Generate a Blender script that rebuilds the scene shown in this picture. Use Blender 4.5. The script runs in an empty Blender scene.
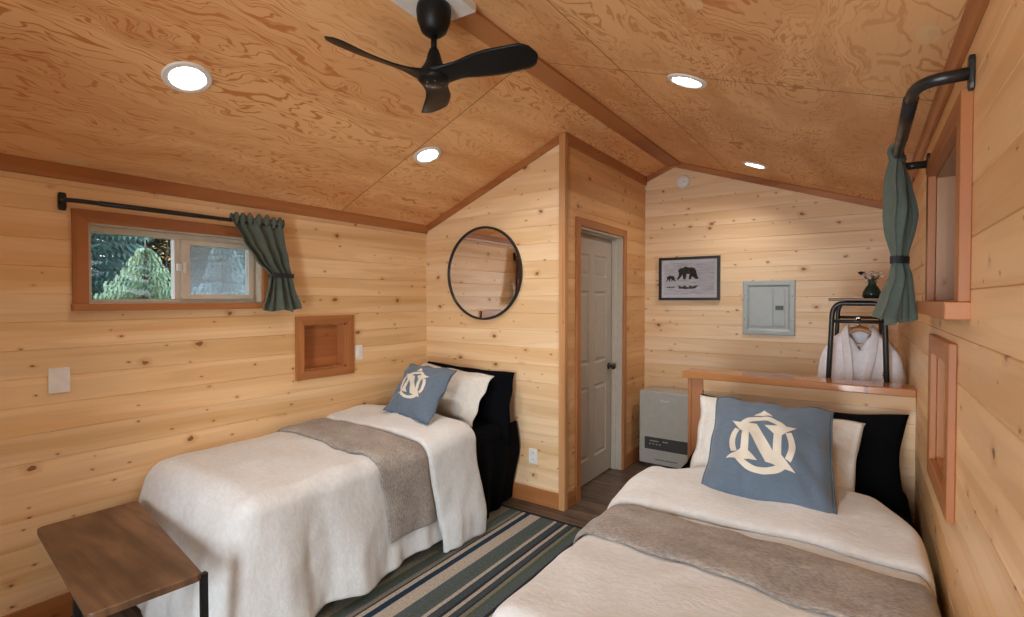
import bpy, bmesh, math, random
from mathutils import Vector, Matrix, noise
R = math.radians
random.seed(7)
S = bpy.context.scene
COL = S.collection

# ------------------------------------------------------------------ room numbers (metres)
W, YB, YP, XP, YF = 3.317, 4.772, 3.154, 1.352, -1.7
XR = 1.632
PL = 0.128                     # board height
def zceil(x): return 2.14 + 0.4044 * x if x <= XR else 2.80 - 0.350 * (x - XR)

# ------------------------------------------------------------------ object helpers
def tag(o, label=None, cat=None, group=None, kind=None):
    if label: o['label'] = label
    if cat: o['category'] = cat
    if group: o['group'] = group
    if kind: o['kind'] = kind
    return o
def wloc(p):
    v = Vector((0, 0, 0))
    while p is not None:
        v = v + p.location; p = p.parent
    return v
def thing(name, loc, label, cat, group=None):
    o = bpy.data.objects.new(name, None); o.location = loc; o.empty_display_size = .05
    COL.objects.link(o); return tag(o, label, cat, group)
def obj(name, bm, mat, parent=None, smooth=False, loc=None, mods=None):
    me = bpy.data.meshes.new(name)
    o = bpy.data.objects.new(name, me)
    org = Vector(loc) if loc else Vector((0, 0, 0))
    if parent is not None: o.parent = parent
    o.location = org
    w = wloc(o)
    bmesh.ops.translate(bm, verts=bm.verts, vec=-w)
    bm.to_mesh(me); bm.free()
    for m in (mat if isinstance(mat, (list, tuple)) else [mat]): me.materials.append(m)
    if smooth:
        for p in me.polygons: p.use_smooth = True
    COL.objects.link(o)
    for md in (mods or []): md(o)
    return o
def struct(name, bm, mat, parent=None, **k):
    o = obj(name, bm, mat, parent, **k)
    if parent is None: o['kind'] = 'structure'
    return o
def M_solid(t, off=-1):
    def f(o):
        m = o.modifiers.new('s', 'SOLIDIFY'); m.thickness = t; m.offset = off
    return f
def M_sub(n=1):
    def f(o):
        m = o.modifiers.new('u', 'SUBSURF'); m.levels = n; m.render_levels = n
    return f
def M_bev(wd=.003, seg=2):
    def f(o):
        m = o.modifiers.new('b', 'BEVEL'); m.width = wd; m.segments = seg; m.limit_method = 'ANGLE'; m.angle_limit = R(40)
    return f

# ------------------------------------------------------------------ mesh helpers (append to bm, return new verts)
def box(bm, a, b, bev=0.0, seg=2):
    a, b = Vector(a), Vector(b)
    r = bmesh.ops.create_cube(bm, size=1.0)
    vs = r['verts']
    for v in vs:
        v.co = Vector([(a[i] + b[i]) / 2 + v.co[i] * (b[i] - a[i]) for i in range(3)])
    if bev > 0:
        es = list({e for v in vs for e in v.link_edges})
        bmesh.ops.bevel(bm, geom=es, offset=bev, segments=seg, affect='EDGES', profile=.6)
    return bm
def prism(bm, poly, vec):
    """poly: list of 3-D points, extruded along vec"""
    vec = Vector(vec)
    A = [bm.verts.new(Vector(p)) for p in poly]
    B = [bm.verts.new(Vector(p) + vec) for p in poly]
    n = len(poly)
    fs = [bm.faces.new(A), bm.faces.new(B[::-1])]
    for i in range(n):
        fs.append(bm.faces.new((A[i], B[i], B[(i + 1) % n], A[(i + 1) % n])))
    bmesh.ops.recalc_face_normals(bm, faces=fs)
    return bm
def tube(bm, pts, r, n=12, cap=True, radii=None):
    pts = [Vector(p) for p in pts]
    rings = []
    up = Vector((0, 0, 1))
    prev = None
    for i, p in enumerate(pts):
        d = (pts[min(i + 1, len(pts) - 1)] - pts[max(i - 1, 0)]).normalized()
        if prev is None:
            a = d.cross(up)
            if a.length < .1: a = d.cross(Vector((0, 1, 0)))
            a.normalize()
        else:
            a = (prev - d * prev.dot(d)).normalized()
        prev = a
        b = d.cross(a).normalized()
        rr = radii[i] if radii else r
        rings.append([bm.verts.new(p + rr * (math.cos(2 * math.pi * k / n) * a + math.sin(2 * math.pi * k / n) * b)) for k in range(n)])
    for A, B in zip(rings, rings[1:]):
        for k in range(n):
            bm.faces.new((A[k], A[(k + 1) % n], B[(k + 1) % n], B[k]))
    if cap:
        bm.faces.new(rings[0][::-1]); bm.faces.new(rings[-1])
    return bm
def lathe(bm, prof, c, axis='z', n=32):
    """prof list of (r, h) along the axis from c"""
    c = Vector(c); rings = []
    for r, h in prof:
        ring = []
        for k in range(n):
            t = 2 * math.pi * k / n
            x, y = r * math.cos(t), r * math.sin(t)
            v = {'z': (x, y, h), 'x': (h, x, y), 'y': (x, h, y)}[axis]
            ring.append(bm.verts.new(c + Vector(v)))
        rings.append(ring)
    fs = []
    for A, B in zip(rings, rings[1:]):
        for k in range(n):
            fs.append(bm.faces.new((A[k], A[(k + 1) % n], B[(k + 1) % n], B[k])))
    if prof[0][0] > 1e-5: fs.append(bm.faces.new(rings[0][::-1]))
    if prof[-1][0] > 1e-5: fs.append(bm.faces.new(rings[-1]))
    bmesh.ops.remove_doubles(bm, verts=[v for r_ in rings for v in r_], dist=1e-6)
    bmesh.ops.recalc_face_normals(bm, faces=bm.faces)
    return bm
def grid(bm, fn, nu, nv, close=False):
    vs = [[bm.verts.new(fn(i / nu, j / nv)) for j in range(nv + 1)] for i in range(nu + 1)]
    for i in range(nu):
        for j in range(nv):
            bm.faces.new((vs[i][j], vs[i + 1][j], vs[i + 1][j + 1], vs[i][j + 1]))
    return vs
def smoothstep(a, b, x):
    t = max(0, min(1, (x - a) / (b - a))); return t * t * (3 - 2 * t)
def lerp(a, b, t): return a + (b - a) * t
def N3(x, y=0, z=0): return noise.noise(Vector((x, y, z)))
def arc_pts(p0, p1, p2, n=8):
    p0, p1, p2 = Vector(p0), Vector(p1), Vector(p2)
    return [(1 - t) ** 2 * p0 + 2 * t * (1 - t) * p1 + t * t * p2 for t in [i / n for i in range(n + 1)]]

# ------------------------------------------------------------------ materials
class NT:
    def __init__(s, name):
        s.m = bpy.data.materials.new(name); s.m.use_nodes = True
        s.t = s.m.node_tree; s.t.nodes.clear()
        s.out = s.t.nodes.new('ShaderNodeOutputMaterial')
        s.b = s.t.nodes.new('ShaderNodeBsdfPrincipled')
        s.t.links.new(s.b.outputs[0], s.out.inputs[0])
    def n(s, typ, **k):
        nd = s.t.nodes.new('ShaderNode' + typ)
        for a, v in k.items(): setattr(nd, a, v)
        return nd
    def put(s, sock, v):
        if hasattr(v, 'is_linked') or hasattr(v, 'links'): s.t.links.new(v, sock)
        else:
            if isinstance(v, (tuple, list)) and len(v) == 3 and sock.type == 'RGBA': v = (*v, 1)
            sock.default_value = v
    def math(s, op, a, b=0.0, c=None, clamp=False):
        nd = s.n('Math', operation=op, use_clamp=clamp)
        s.put(nd.inputs[0], a); s.put(nd.inputs[1], b)
        if c is not None: s.put(nd.inputs[2], c)
        return nd.outputs[0]
    def xyz(s, src=None):
        tc = s.n('TexCoord'); sp = s.n('SeparateXYZ')
        s.t.links.new(src or tc.outputs['Object'], sp.inputs[0]); return sp.outputs
    def comb(s, x, y, z):
        nd = s.n('CombineXYZ')
        for i, v in enumerate((x, y, z)): s.put(nd.inputs[i], v)
        return nd.outputs[0]
    def noise(s, vec, scale=1, detail=3, rough=.5, dist=0):
        nd = s.n('TexNoise'); s.put(nd.inputs['Vector'], vec)
        nd.inputs['Scale'].default_value = scale; nd.inputs['Detail'].default_value = detail
        nd.inputs['Roughness'].default_value = rough; nd.inputs['Distortion'].default_value = dist
        return nd.outputs[0]
    def white(s, v):
        nd = s.n('TexWhiteNoise', noise_dimensions='1D'); s.put(nd.inputs['W'], v); return nd.outputs[0]
    def ramp(s, f, stops):
        nd = s.n('ValToRGB'); s.put(nd.inputs[0], f); e = nd.color_ramp.elements
        while len(e) < len(stops): e.new(.5)
        for q, (p, c) in zip(e, stops):
            q.position = p; q.color = (*c, 1) if len(c) == 3 else c
        return nd.outputs[0]
    def mix(s, f, a, b, mode='MIX'):
        nd = s.n('Mix', data_type='RGBA', blend_type=mode)
        s.put(nd.inputs[0], f); s.put(nd.inputs[6], a); s.put(nd.inputs[7], b)
        return nd.outputs[2]
    def range(s, v, a, b, c=0.0, d=1.0):
        nd = s.n('MapRange', interpolation_type='SMOOTHSTEP'); s.put(nd.inputs[0], v)
        for i, x in enumerate((a, b, c, d)): nd.inputs[i + 1].default_value = x
        return nd.outputs[0]
    def set(s, **k):
        for a, v in k.items(): s.put(s.b.inputs[a.replace('_', ' ')], v)
        return s
    def bump(s, h, strength=.2, dist=.01):
        nd = s.n('Bump'); nd.inputs['Strength'].default_value = strength; nd.inputs['Distance'].default_value = dist
        s.put(nd.inputs['Height'], h); s.t.links.new(nd.outputs[0], s.b.inputs['Normal']); return s

def plain(name, col, rough=.5, metal=0.0, **k):
    n = NT(name); n.set(Base_Color=col, Roughness=rough, Metallic=metal)
    tc = n.xyz()
    f = n.noise(n.comb(*tc), 18, 3)
    n.put(n.b.inputs['Base Color'], n.mix(n.range(f, .3, .7), tuple(c * .96 for c in col), tuple(min(1, c * 1.04) for c in col)))
    n.put(n.b.inputs['Roughness'], n.range(f, .2, .8, max(.02, rough - .04), min(1, rough + .04)))
    for a, v in k.items(): n.put(n.b.inputs[a.replace('_', ' ')], v)
    return n.m

def pine(name, axis='y', lo=(.70, .41, .18), hi=(.86, .59, .32), board=PL, knots=.5, rough=.42, seed=0.0, vaxis='z', tone=.12):
    n = NT(name); o = n.xyz()
    ax = {'x': 0, 'y': 1, 'z': 2}
    h, v = o[ax[axis]], o[ax[vaxis]]
    bi = n.math('FLOOR', n.math('DIVIDE', v, board)) if board else 0.0
    rnd = n.white(n.math('ADD', bi, 11.3 + seed)) if board else .5
    rnd2 = n.white(n.math('ADD', bi, 71.7 + seed)) if board else .5
    off = n.math('MULTIPLY', rnd, 53.0)
    hh = n.math('ADD', h, off)
    # broad cathedral figure
    f = n.noise(n.comb(n.math('MULTIPLY', hh, .55), n.math('MULTIPLY', v, 9.0), off), 1, 2, .45, .25)
    rings = n.math('SINE', n.math('MULTIPLY', f, 48.0))
    rings = n.range(rings, -.3, 1.0)
    fine = n.noise(n.comb(n.math('MULTIPLY', hh, 2.0), n.math('MULTIPLY', v, 110.0), off), 1, 4, .6)
    col = n.mix(n.range(f, .3, .72), hi, lo)
    col = n.mix(n.math('MULTIPLY', rings, .13), col, tuple(c * .66 for c in lo))
    col = n.mix(n.math('MULTIPLY', n.range(fine, .52, .75), .12), col, tuple(c * .6 for c in lo))
    # reddish / pale streak areas
    st = n.noise(n.comb(n.math('MULTIPLY', hh, .8), n.math('MULTIPLY', v, 16.0), n.math('ADD', off, 7.0)), 1, 3, .5)
    col = n.mix(n.math('MULTIPLY', n.range(st, .58, .8), .35), col, (lo[0] * .92, lo[1] * .66, lo[2] * .5))
    # per board tone
    tn = n.math('ADD', 1 - tone / 2, n.math('MULTIPLY', rnd2, tone))
    col = n.mix(1.0, col, n.comb(tn, tn, tn), 'MULTIPLY')
    # knots
    if knots > 0:
        for sc, kx, r0, r1, dens in ((3.0, 1.0, .022, .062, knots), (7.5, .8, .02, .055, knots * .8)):
            vo = n.n('TexVoronoi', feature='F1', voronoi_dimensions='2D'); vo.inputs['Scale'].default_value = 1.0
            vo.inputs['Randomness'].default_value = .95
            hx = n.math('MULTIPLY', hh, sc * kx); vz = n.math('MULTIPLY', n.math('ADD', v, .31 * sc), sc * 1.35)
            n.put(vo.inputs['Vector'], n.comb(hx, vz, 0))
            sc3 = n.n('SeparateColor'); n.t.links.new(vo.outputs['Color'], sc3.inputs[0])
            rad = n.math('ADD', r0, n.math('MULTIPLY', sc3.outputs[1], r1 - r0))
            dist = n.math('ADD', vo.outputs['Distance'], n.math('MULTIPLY', n.math('SUBTRACT', n.noise(n.comb(hx, vz, 3), 11, 3), .5), .13))
            q = n.math('DIVIDE', dist, rad)
            on = n.math('LESS_THAN', sc3.outputs[0], dens)
            core = n.math('MULTIPLY', n.range(q, 1.0, .75), on)
            halo = n.math('MULTIPLY', n.range(q, 3.2, 1.0), on)
            col = n.mix(n.math('MULTIPLY', halo, .38), col, (lo[0] * .75, lo[1] * .5, lo[2] * .3))
            col = n.mix(n.math('MULTIPLY', core, .88), col, (.19, .075, .028))
    n.set(Roughness=rough, Base_Color=col)
    n.put(n.b.inputs['Specular IOR Level'], .4)
    n.bump(n.math('ADD', fine, n.math('MULTIPLY', rings, .3)), .12, .002)
    return n.m

def plywood(name, seed, stretch=4.0, seams=(), lo=(.58, .215, .062), hi=(.90, .56, .27)):
    """rotary cut fir: flame figure running along y; seams = list of (axis, value)"""
    n = NT(name); o = n.xyz(); x, y = o[0], o[1]
    for_x = n.math('MULTIPLY', x, stretch)
    warp = n.noise(n.comb(n.math('MULTIPLY', x, 5), n.math('MULTIPLY', y, 2.0), seed), 1.3, 3, .5)
    xx = n.math('ADD', for_x, n.math('MULTIPLY', warp, 1.1))
    sheet = n.math('ADD', n.math('MULTIPLY', n.math('FLOOR', n.math('DIVIDE', n.math('ADD', y, 2.6), 2.44)), 5.0), seed)
    f = n.noise(n.comb(xx, n.math('MULTIPLY', y, .9 if name.endswith('right') else .55), sheet), 1.0, 4, .55, .6)
    l1 = n.math('SINE', n.math('MULTIPLY', f, 150.0 if name.endswith('right') else 185.0))
    line = n.range(l1, .55, .98)
    patchy = n.range(n.noise(n.comb(n.math('MULTIPLY', x, 2.2), n.math('MULTIPLY', y, .8), n.math('ADD', seed, 5.0)), 1.2, 2), .38, .62)
    fine = n.noise(n.comb(n.math('MULTIPLY', x, 90), n.math('MULTIPLY', y, 3), seed), 1, 3, .6)
    col = n.mix(n.range(f, .3, .7), hi, tuple(lerp(a, b, .55) for a, b in zip(hi, lo)))
    col = n.mix(n.math('MULTIPLY', line, n.math('ADD', .38, n.math('MULTIPLY', patchy, .6))), col, lo)
    col = n.mix(n.math('MULTIPLY', n.range(fine, .5, .8), .2), col, lo)
    # pale boat patches, sparse
    vo = n.n('TexVoronoi', feature='F1', voronoi_dimensions='2D'); vo.inputs['Scale'].default_value = 1.0
    n.put(vo.inputs['Vector'], n.comb(n.math('MULTIPLY', x, 3.4), n.math('MULTIPLY', y, 1.5), 0))
    sc = n.n('SeparateColor'); n.t.links.new(vo.outputs['Color'], sc.inputs[0])
    pt = n.math('MULTIPLY', n.range(vo.outputs['Distance'], .10, .085), n.math('LESS_THAN', sc.outputs[0], .2))
    col = n.mix(n.math('MULTIPLY', pt, .75), col, (.78, .55, .30))
    for ax, val in seams:
        d = n.math('ABSOLUTE', n.math('SUBTRACT', o[ax], val))
        col = n.mix(n.range(d, .004, .0015), col, (.16, .07, .03))
    n.set(Base_Color=col, Roughness=.5); n.put(n.b.inputs['Specular IOR Level'], .3)
    n.bump(n.math('ADD', fine, line), .08, .002)
    return n.m

def linen(name, col, rough=.9, scale=420, wr=.35, dirx=1.0, big=.5):
    n = NT(name); tc = n.n('TexCoord'); sp = n.n('SeparateXYZ'); n.t.links.new(tc.outputs['Object'], sp.inputs[0]); o = sp.outputs
    cr = n.noise(n.comb(n.math('MULTIPLY', o[0], 34 * dirx), n.math('MULTIPLY', o[1], 62), n.math('MULTIPLY', o[2], 30)), 1, 4, .6, .8)
    w = n.noise(n.comb(n.math('MULTIPLY', o[0], 5), n.math('MULTIPLY', o[1], 9), n.math('MULTIPLY', o[2], 5)), 1.5, 3, .5, .8)
    th = n.noise(n.comb(*o), scale, 2)
    c = n.mix(n.range(cr, .35, .7), tuple(x * .93 for x in col), tuple(min(1, x * 1.03) for x in col))
    n.set(Base_Color=c, Roughness=rough); n.put(n.b.inputs['Specular IOR Level'], .15)
    n.put(n.b.inputs['Sheen Weight'], .15)
    n.bump(n.math('ADD', n.math('ADD', n.math('MULTIPLY', cr, .5), n.math('MULTIPLY', w, big)), n.math('MULTIPLY', th, .08)), wr, .012)
    return n.m

def knit(name, c1, c2):
    n = NT(name); o = n.xyz()
    rib = n.math('SINE', n.math('MULTIPLY', n.math('ADD', o[1], n.math('MULTIPLY', n.noise(n.comb(*o), 14, 2), .012)), 900.0))
    m = n.noise(n.comb(n.math('MULTIPLY', o[0], 60), n.math('MULTIPLY', o[1], 210), n.math('MULTIPLY', o[2], 60)), 1, 4, .7)
    big = n.noise(n.comb(*o), 7, 3, .6)
    f = n.math('ADD', n.math('MULTIPLY', m, .75), n.math('MULTIPLY', big, .3))
    n.set(Base_Color=n.mix(n.range(f, .35, .7), c1, c2), Roughness=.95)
    n.put(n.b.inputs['Sheen Weight'], .3); n.put(n.b.inputs['Specular IOR Level'], .1)
    n.bump(n.math('ADD', n.math('MULTIPLY', rib, .15), m), .6, .004)
    return n.m

def dark_oak(name):
    n = NT(name); o = n.xyz()
    f = n.noise(n.comb(n.math('MULTIPLY', o[0], 1.6), n.math('MULTIPLY', o[1], 22), 1.0), 1, 4, .6, .3)
    g = n.noise(n.comb(n.math('MULTIPLY', o[0], 5), n.math('MULTIPLY', o[1], 120), 2.0), 1, 3, .6)
    b = n.noise(n.comb(n.math('MULTIPLY', o[0], 1.5), n.math('MULTIPLY', o[1], 5), 3.0), 1.4, 3, .5)
    col = n.mix(n.range(b, .3, .7), (.085, .042, .020), (.21, .115, .058))
    col = n.mix(n.math('MULTIPLY', n.range(f, .45, .7), .55), col, (.05, .025, .012))
    col = n.mix(n.math('MULTIPLY', n.range(g, .5, .75), .35), col, (.045, .022, .012))
    n.set(Base_Color=col, Roughness=.42); n.bump(g, .15, .002)
    return n.m

def floor_mat():
    n = NT('brown_plank_floor'); o = n.xyz()
    i = n.math('FLOOR', n.math('DIVIDE', o[1], .15)); r = n.white(i)
    fr = n.math('ABSOLUTE', n.math('SUBTRACT', n.math('FRACT', n.math('DIVIDE', o[1], .15)), .5))
    xo = n.math('ADD', o[0], n.math('MULTIPLY', r, 9))
    f = n.noise(n.comb(n.math('MULTIPLY', xo, 2.2), n.math('MULTIPLY', o[1], 30), r), 1, 4, .6, .4)
    col = n.mix(n.range(f, .3, .7), (.070, .046, .034), (.20, .145, .11))
    t = n.math('ADD', .75, n.math('MULTIPLY', r, .5)); col = n.mix(1.0, col, n.comb(t, t, t), 'MULTIPLY')
    col = n.mix(n.range(fr, .485, .495), col, (.02, .015, .012))
    n.set(Base_Color=col, Roughness=.38); n.bump(f, .1, .003); return n.m

# rug: hard stripes running along y, chosen by world x
RUG0, RUG1 = .66, 2.06
def rug_mat():
    n = NT('striped_rug'); o = n.xyz()
    wob = n.math('MULTIPLY', n.math('SUBTRACT', n.noise(n.comb(n.math('MULTIPLY', o[0], 5), n.math('MULTIPLY', o[1], 3), 0), 2, 2), .5), .004)
    x = n.math('DIVIDE', n.math('SUBTRACT', n.math('ADD', o[0], wob), RUG0), RUG1 - RUG0)
    tan, beige, gg, navy, gr, gn, dk = (.20, .185, .15), (.42, .37, .31), (.085, .108, .112), (.018, .036, .062), (.055, .068, .080), (.085, .105, .070), (.026, .030, .036)
    st = [(.66, gg), (.72, beige), (.78, navy), (.86, gg), (.92, tan), (.99, tan), (1.035, gn), (1.07, gg), (1.10, tan), (1.125, dk), (1.14, beige), (1.165, navy), (1.205, beige), (1.285, gg), (1.345, gn), (1.365, gg), (1.395, beige), (1.418, gr), (1.462, dk), (1.478, beige), (1.50, gr), (1.53, dk), (1.545, tan), (1.565, gn), (1.585, gg), (1.64, dk)]
    def cr(items):
        nd = n.n('ValToRGB'); n.put(nd.inputs[0], x); nd.color_ramp.interpolation = 'CONSTANT'; e = nd.color_ramp.elements
        while len(e) < len(items): e.new(.5)
        for q, (p, c) in zip(e, items): q.position = max(0, (p - RUG0) / (RUG1 - RUG0)); q.color = (*c, 1)
        return nd.outputs[0]
    s2 = st[-1:] + [(1.66, beige), (1.685, gr), (1.74, gg), (1.82, beige), (1.90, navy), (1.96, tan), (2.0, dk)]
    c1, c2 = cr(st), cr(s2)
    col = n.mix(n.math('GREATER_THAN', o[0], 1.64), c1, c2)
    we = n.math('SINE', n.math('MULTIPLY', o[1], 700.0)); wx = n.math('SINE', n.math('MULTIPLY', o[0], 1100.0))
    wv = n.math('MULTIPLY', we, wx)
    sp = n.noise(n.comb(n.math('MULTIPLY', o[0], 160), n.math('MULTIPLY', o[1], 60), 0), 1, 3, .7)
    f = n.range(n.math('ADD', n.math('MULTIPLY', wv, .12), sp), .3, .75, .72, 1.3)
    col = n.mix(1.0, col, n.comb(f, f, f), 'MULTIPLY')
    e = n.math('GREATER_THAN', o[1], 2.945)
    col = n.mix(e, col, (.022, .026, .032))
    n.set(Base_Color=col, Roughness=.95); n.put(n.b.inputs['Specular IOR Level'], .1)
    n.bump(n.math('ADD', wv, sp), .4, .003); return n.m

def glass_mat(name='window_glass', tint=(1, 1, 1), refl=.08):
    n = NT(name); n.t.nodes.remove(n.b)
    tr = n.n('BsdfTransparent'); tr.inputs[0].default_value = (*tint, 1)
    gl = n.n('BsdfGlossy'); gl.inputs['Roughness'].default_value = .02
    fr = n.n('Fresnel'); fr.inputs[0].default_value = 1.45
    mx = n.n('MixShader'); n.t.links.new(fr.outputs[0], mx.inputs[0]); n.t.links.new(tr.outputs[0], mx.inputs[1]); n.t.links.new(gl.outputs[0], mx.inputs[2])
    n.t.links.new(mx.outputs[0], n.out.inputs[0]); return n.m

def screen_mat():
    n = NT('insect_screen_mesh'); n.t.nodes.remove(n.b)
    tr = n.n('BsdfTransparent'); df = n.n('BsdfDiffuse'); df.inputs[0].default_value = (.42, .47, .50, 1)
    tl = n.n('BsdfTranslucent'); tl.inputs[0].default_value = (.42, .47, .50, 1); ad = n.n('AddShader'); mx = n.n('MixShader'); mx.inputs[0].default_value = .24
    n.t.links.new(df.outputs[0], ad.inputs[0]); n.t.links.new(tl.outputs[0], ad.inputs[1])
    n.t.links.new(tr.outputs[0], mx.inputs[1]); n.t.links.new(ad.outputs[0], mx.inputs[2]); n.t.links.new(mx.outputs[0], n.out.inputs[0]); return n.m
def foliage(name, c1, c2):
    n = NT(name); o = n.xyz(); f = n.noise(n.comb(*o), 6, 3)
    n.set(Base_Color=n.mix(n.range(f, .3, .7), c1, c2), Roughness=.7); return n.m

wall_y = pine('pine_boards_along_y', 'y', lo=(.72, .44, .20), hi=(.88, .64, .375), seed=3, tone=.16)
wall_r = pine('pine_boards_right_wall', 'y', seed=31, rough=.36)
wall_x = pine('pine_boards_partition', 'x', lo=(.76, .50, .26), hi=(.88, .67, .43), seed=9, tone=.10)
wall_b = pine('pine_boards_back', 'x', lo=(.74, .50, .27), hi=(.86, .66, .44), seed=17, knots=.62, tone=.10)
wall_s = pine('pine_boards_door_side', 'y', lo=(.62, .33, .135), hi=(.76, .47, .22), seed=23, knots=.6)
fir_y = pine('fir_trim_y', 'y', lo=(.31, .105, .033), hi=(.46, .19, .064), board=0, knots=.2)
fir_x = pine('fir_trim_x', 'x', lo=(.31, .105, .033), hi=(.46, .19, .064), board=0, knots=.15)
fir_z = pine('fir_trim_z', 'z', lo=(.31, .105, .033), hi=(.46, .19, .064), board=0, knots=.15, vaxis='y')
fir_zx = pine('fir_trim_zx', 'z', lo=(.46, .22, .085), hi=(.62, .34, .15), board=0, knots=.25, vaxis='x')
fir_dk = pine('fir_box_boards', 'y', lo=(.36, .12, .04), hi=(.50, .20, .07), board=.07, knots=.25)
jamb_m = pine('knotty_jamb', 'z', lo=(.28, .135, .065), hi=(.38, .205, .11), board=0, knots=.6, vaxis='x')
cap_m = pine('varnished_cap', 'x', lo=(.34, .125, .043), hi=(.46, .20, .075), board=0, knots=.2, rough=.14, vaxis='y')
ply_l = plywood('plywood_left', 2.0, 5.0, [(1, 2.28), (1, -.16)])
ply_r = plywood('plywood_right', 12.0, 4.0, [(1, 2.34), (1, -.1), (0, 2.12), (1, 4.55)], lo=(.54, .21, .065), hi=(.86, .53, .26))
floor_m = floor_mat(); rug_m = rug_mat()
oak = dark_oak('dark_oak_top')
white_p = plain('white_plastic', (.78, .78, .76), .35)
vinyl = plain('almond_vinyl', (.62, .57, .48), .4)
black_m = plain('black_metal', (.012, .012, .013), .38)
black_mat = plain('matte_black_fan', (.006, .006, .006), .45, Specular_IOR_Level=.25)
door_m = plain('grey_door_paint', (.42, .37, .31), .42)
jambp = plain('grey_jamb_paint', (.52, .47, .39), .42)
heater_m = plain('heater_grey', (.44, .44, .40), .42)
heater_d = plain('heater_dark_grille', (.045, .045, .045), .5)
steel_m = plain('grey_enamel_panel', (.36, .41, .42), .4)
mir = NT('mirror_glass'); mir.set(Base_Color=(.86, .86, .86), Metallic=1.0, Roughness=.015); mir = mir.m
glass = glass_mat(); screen_m = screen_mat()
duvet_m = linen('cream_linen', (.715, .735, .74), wr=.38)
pillow_w = linen('cream_pillow_linen', (.72, .72, .69), wr=.3)
black_f = plain('black_cotton', (.0025, .003, .0045), .95, Specular_IOR_Level=.08)
blue_f = linen('blue_canvas', (.125, .175, .24), .9, wr=.25, big=.25)
blue_pipe = plain('blue_piping', (.075, .13, .20), .9)
emb_m = plain('cream_print', (.70, .67, .58), .9)
throw_m = knit('taupe_knit', (.19, .165, .15), (.46, .415, .37))
curt_m = linen('green_curtain', (.105, .128, .105), .85, wr=.2)
robe_m = linen('white_robe_waffle', (.74, .72, .76), .95, wr=.3)
red_m = plain('dark_red_thread', (.20, .03, .04), .8)
hang_m = plain('wood_hanger', (.45, .22, .10), .45)
chrome = plain('chrome', (.7, .7, .7), .15, 1.0)
vase_m = plain('dark_green_glaze', (.012, .03, .022), .15)
petal = plain('cream_petals', (.75, .62, .52), .8)
petal2 = plain('dark_petals', (.03, .012, .015), .8)
leaf_m = foliage('dark_leaf', (.02, .05, .025), (.05, .10, .05))
velcro = plain('black_strap', (.012, .013, .018), .7)
emis = NT('lamp_diffuser'); emis.set(Base_Color=(.9, .9, .9), Roughness=.4)
emis.put(emis.b.inputs['Emission Color'], (1.0, .95, .88)); emis.b.inputs['Emission Strength'].default_value = 14.0; emis = emis.m

# ------------------------------------------------------------------ plank walls (real grooves)
def plank_wall(bm, fix, axis, out, rects, top=None, g=.0024, dep=.0036):
    """fix: plane coordinate, axis: 'x' or 'y' running direction, out: +1/-1 facing along the other axis.
       rects (h0,h1,z0,z1). top(h): upper clip."""
    def P(h, z, d):
        return Vector((fix - out * d, h, z)) if axis == 'y' else Vector((h, fix - out * d, z))
    for h0, h1, z0, z1 in rects:
        nseg = max(1, int((h1 - h0) / .35)) if top else 1
        for s in range(nseg):
            a = lerp(h0, h1, s / nseg); b = lerp(h0, h1, (s + 1) / nseg)
            k = math.floor(z0 / PL)
            while k * PL < z1:
                lo, hi = max(z0, k * PL), min(z1, (k + 1) * PL)
                if hi - lo > 1e-4:
                    pr = [(lo, dep if lo == k * PL else 0)]
                    if lo == k * PL: pr.append((min(lo + g, hi), 0))
                    if hi == (k + 1) * PL: pr += [(hi - g, 0), (hi, dep)]
                    else: pr.append((hi, 0))
                    for (za, da), (zb, db) in zip(pr, pr[1:]):
                        if zb <= za: continue
                        if top:
                            ta, tb = top(a), top(b)
                            if za >= ta and za >= tb: continue
                            q = [P(a, min(za, ta), da), P(b, min(za, tb), da), P(b, min(zb, tb), db), P(a, min(zb, ta), db)]
                        else:
                            q = [P(a, za, da), P(b, za, da), P(b, zb, db), P(a, zb, db)]
                        if out * (1 if axis == 'y' else -1) < 0: q = q[::-1]
                        qq = []
                        for p in q:
                            if not qq or (p - qq[-1]).length > 1e-6: qq.append(p)
                        if (qq[0] - qq[-1]).length < 1e-6: qq.pop()
                        if len(qq) >= 3: bm.faces.new([bm.verts.new(p) for p in qq])
                k += 1
    return bm
def backing(bm, a, b): return box(bm, a, b)

# left wall with window hole and niche hole
WY0, WY1, WZ0, WZ1 = .835, 1.70, 1.49, 1.885           # left window opening
NY0, NY1, NZ0, NZ1 = 1.98, 2.325, 1.025, 1.34          # left niche opening
TW = .13                                                # wall thickness
bm = bmesh.new()
HZ = 2.30
plank_wall(bm, 0, 'y', 1, [(YF, WY0, 0, HZ), (WY0, WY1, 0, WZ0), (WY0, WY1, WZ1, HZ), (WY1, NY0, 0, HZ), (NY0, NY1, 0, NZ0), (NY0, NY1, NZ1, HZ), (NY1, YB, 0, HZ)])
for a in [((-TW, YF, 0), (-.006, WY0, HZ)), ((-TW, WY0, 0), (-.006, WY1, WZ0)), ((-TW, WY0, WZ1), (-.006, WY1, HZ)), ((-TW, WY1, 0), (-.006, NY0, HZ)),
          ((-TW, NY0, 0), (-.006, NY1, NZ0)), ((-TW, NY0, NZ1), (-.006, NY1, HZ)), ((-TW, NY1, 0), (-.006, YB, HZ))]: box(bm, *a)
struct('wall_left', bm, wall_y)
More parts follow.
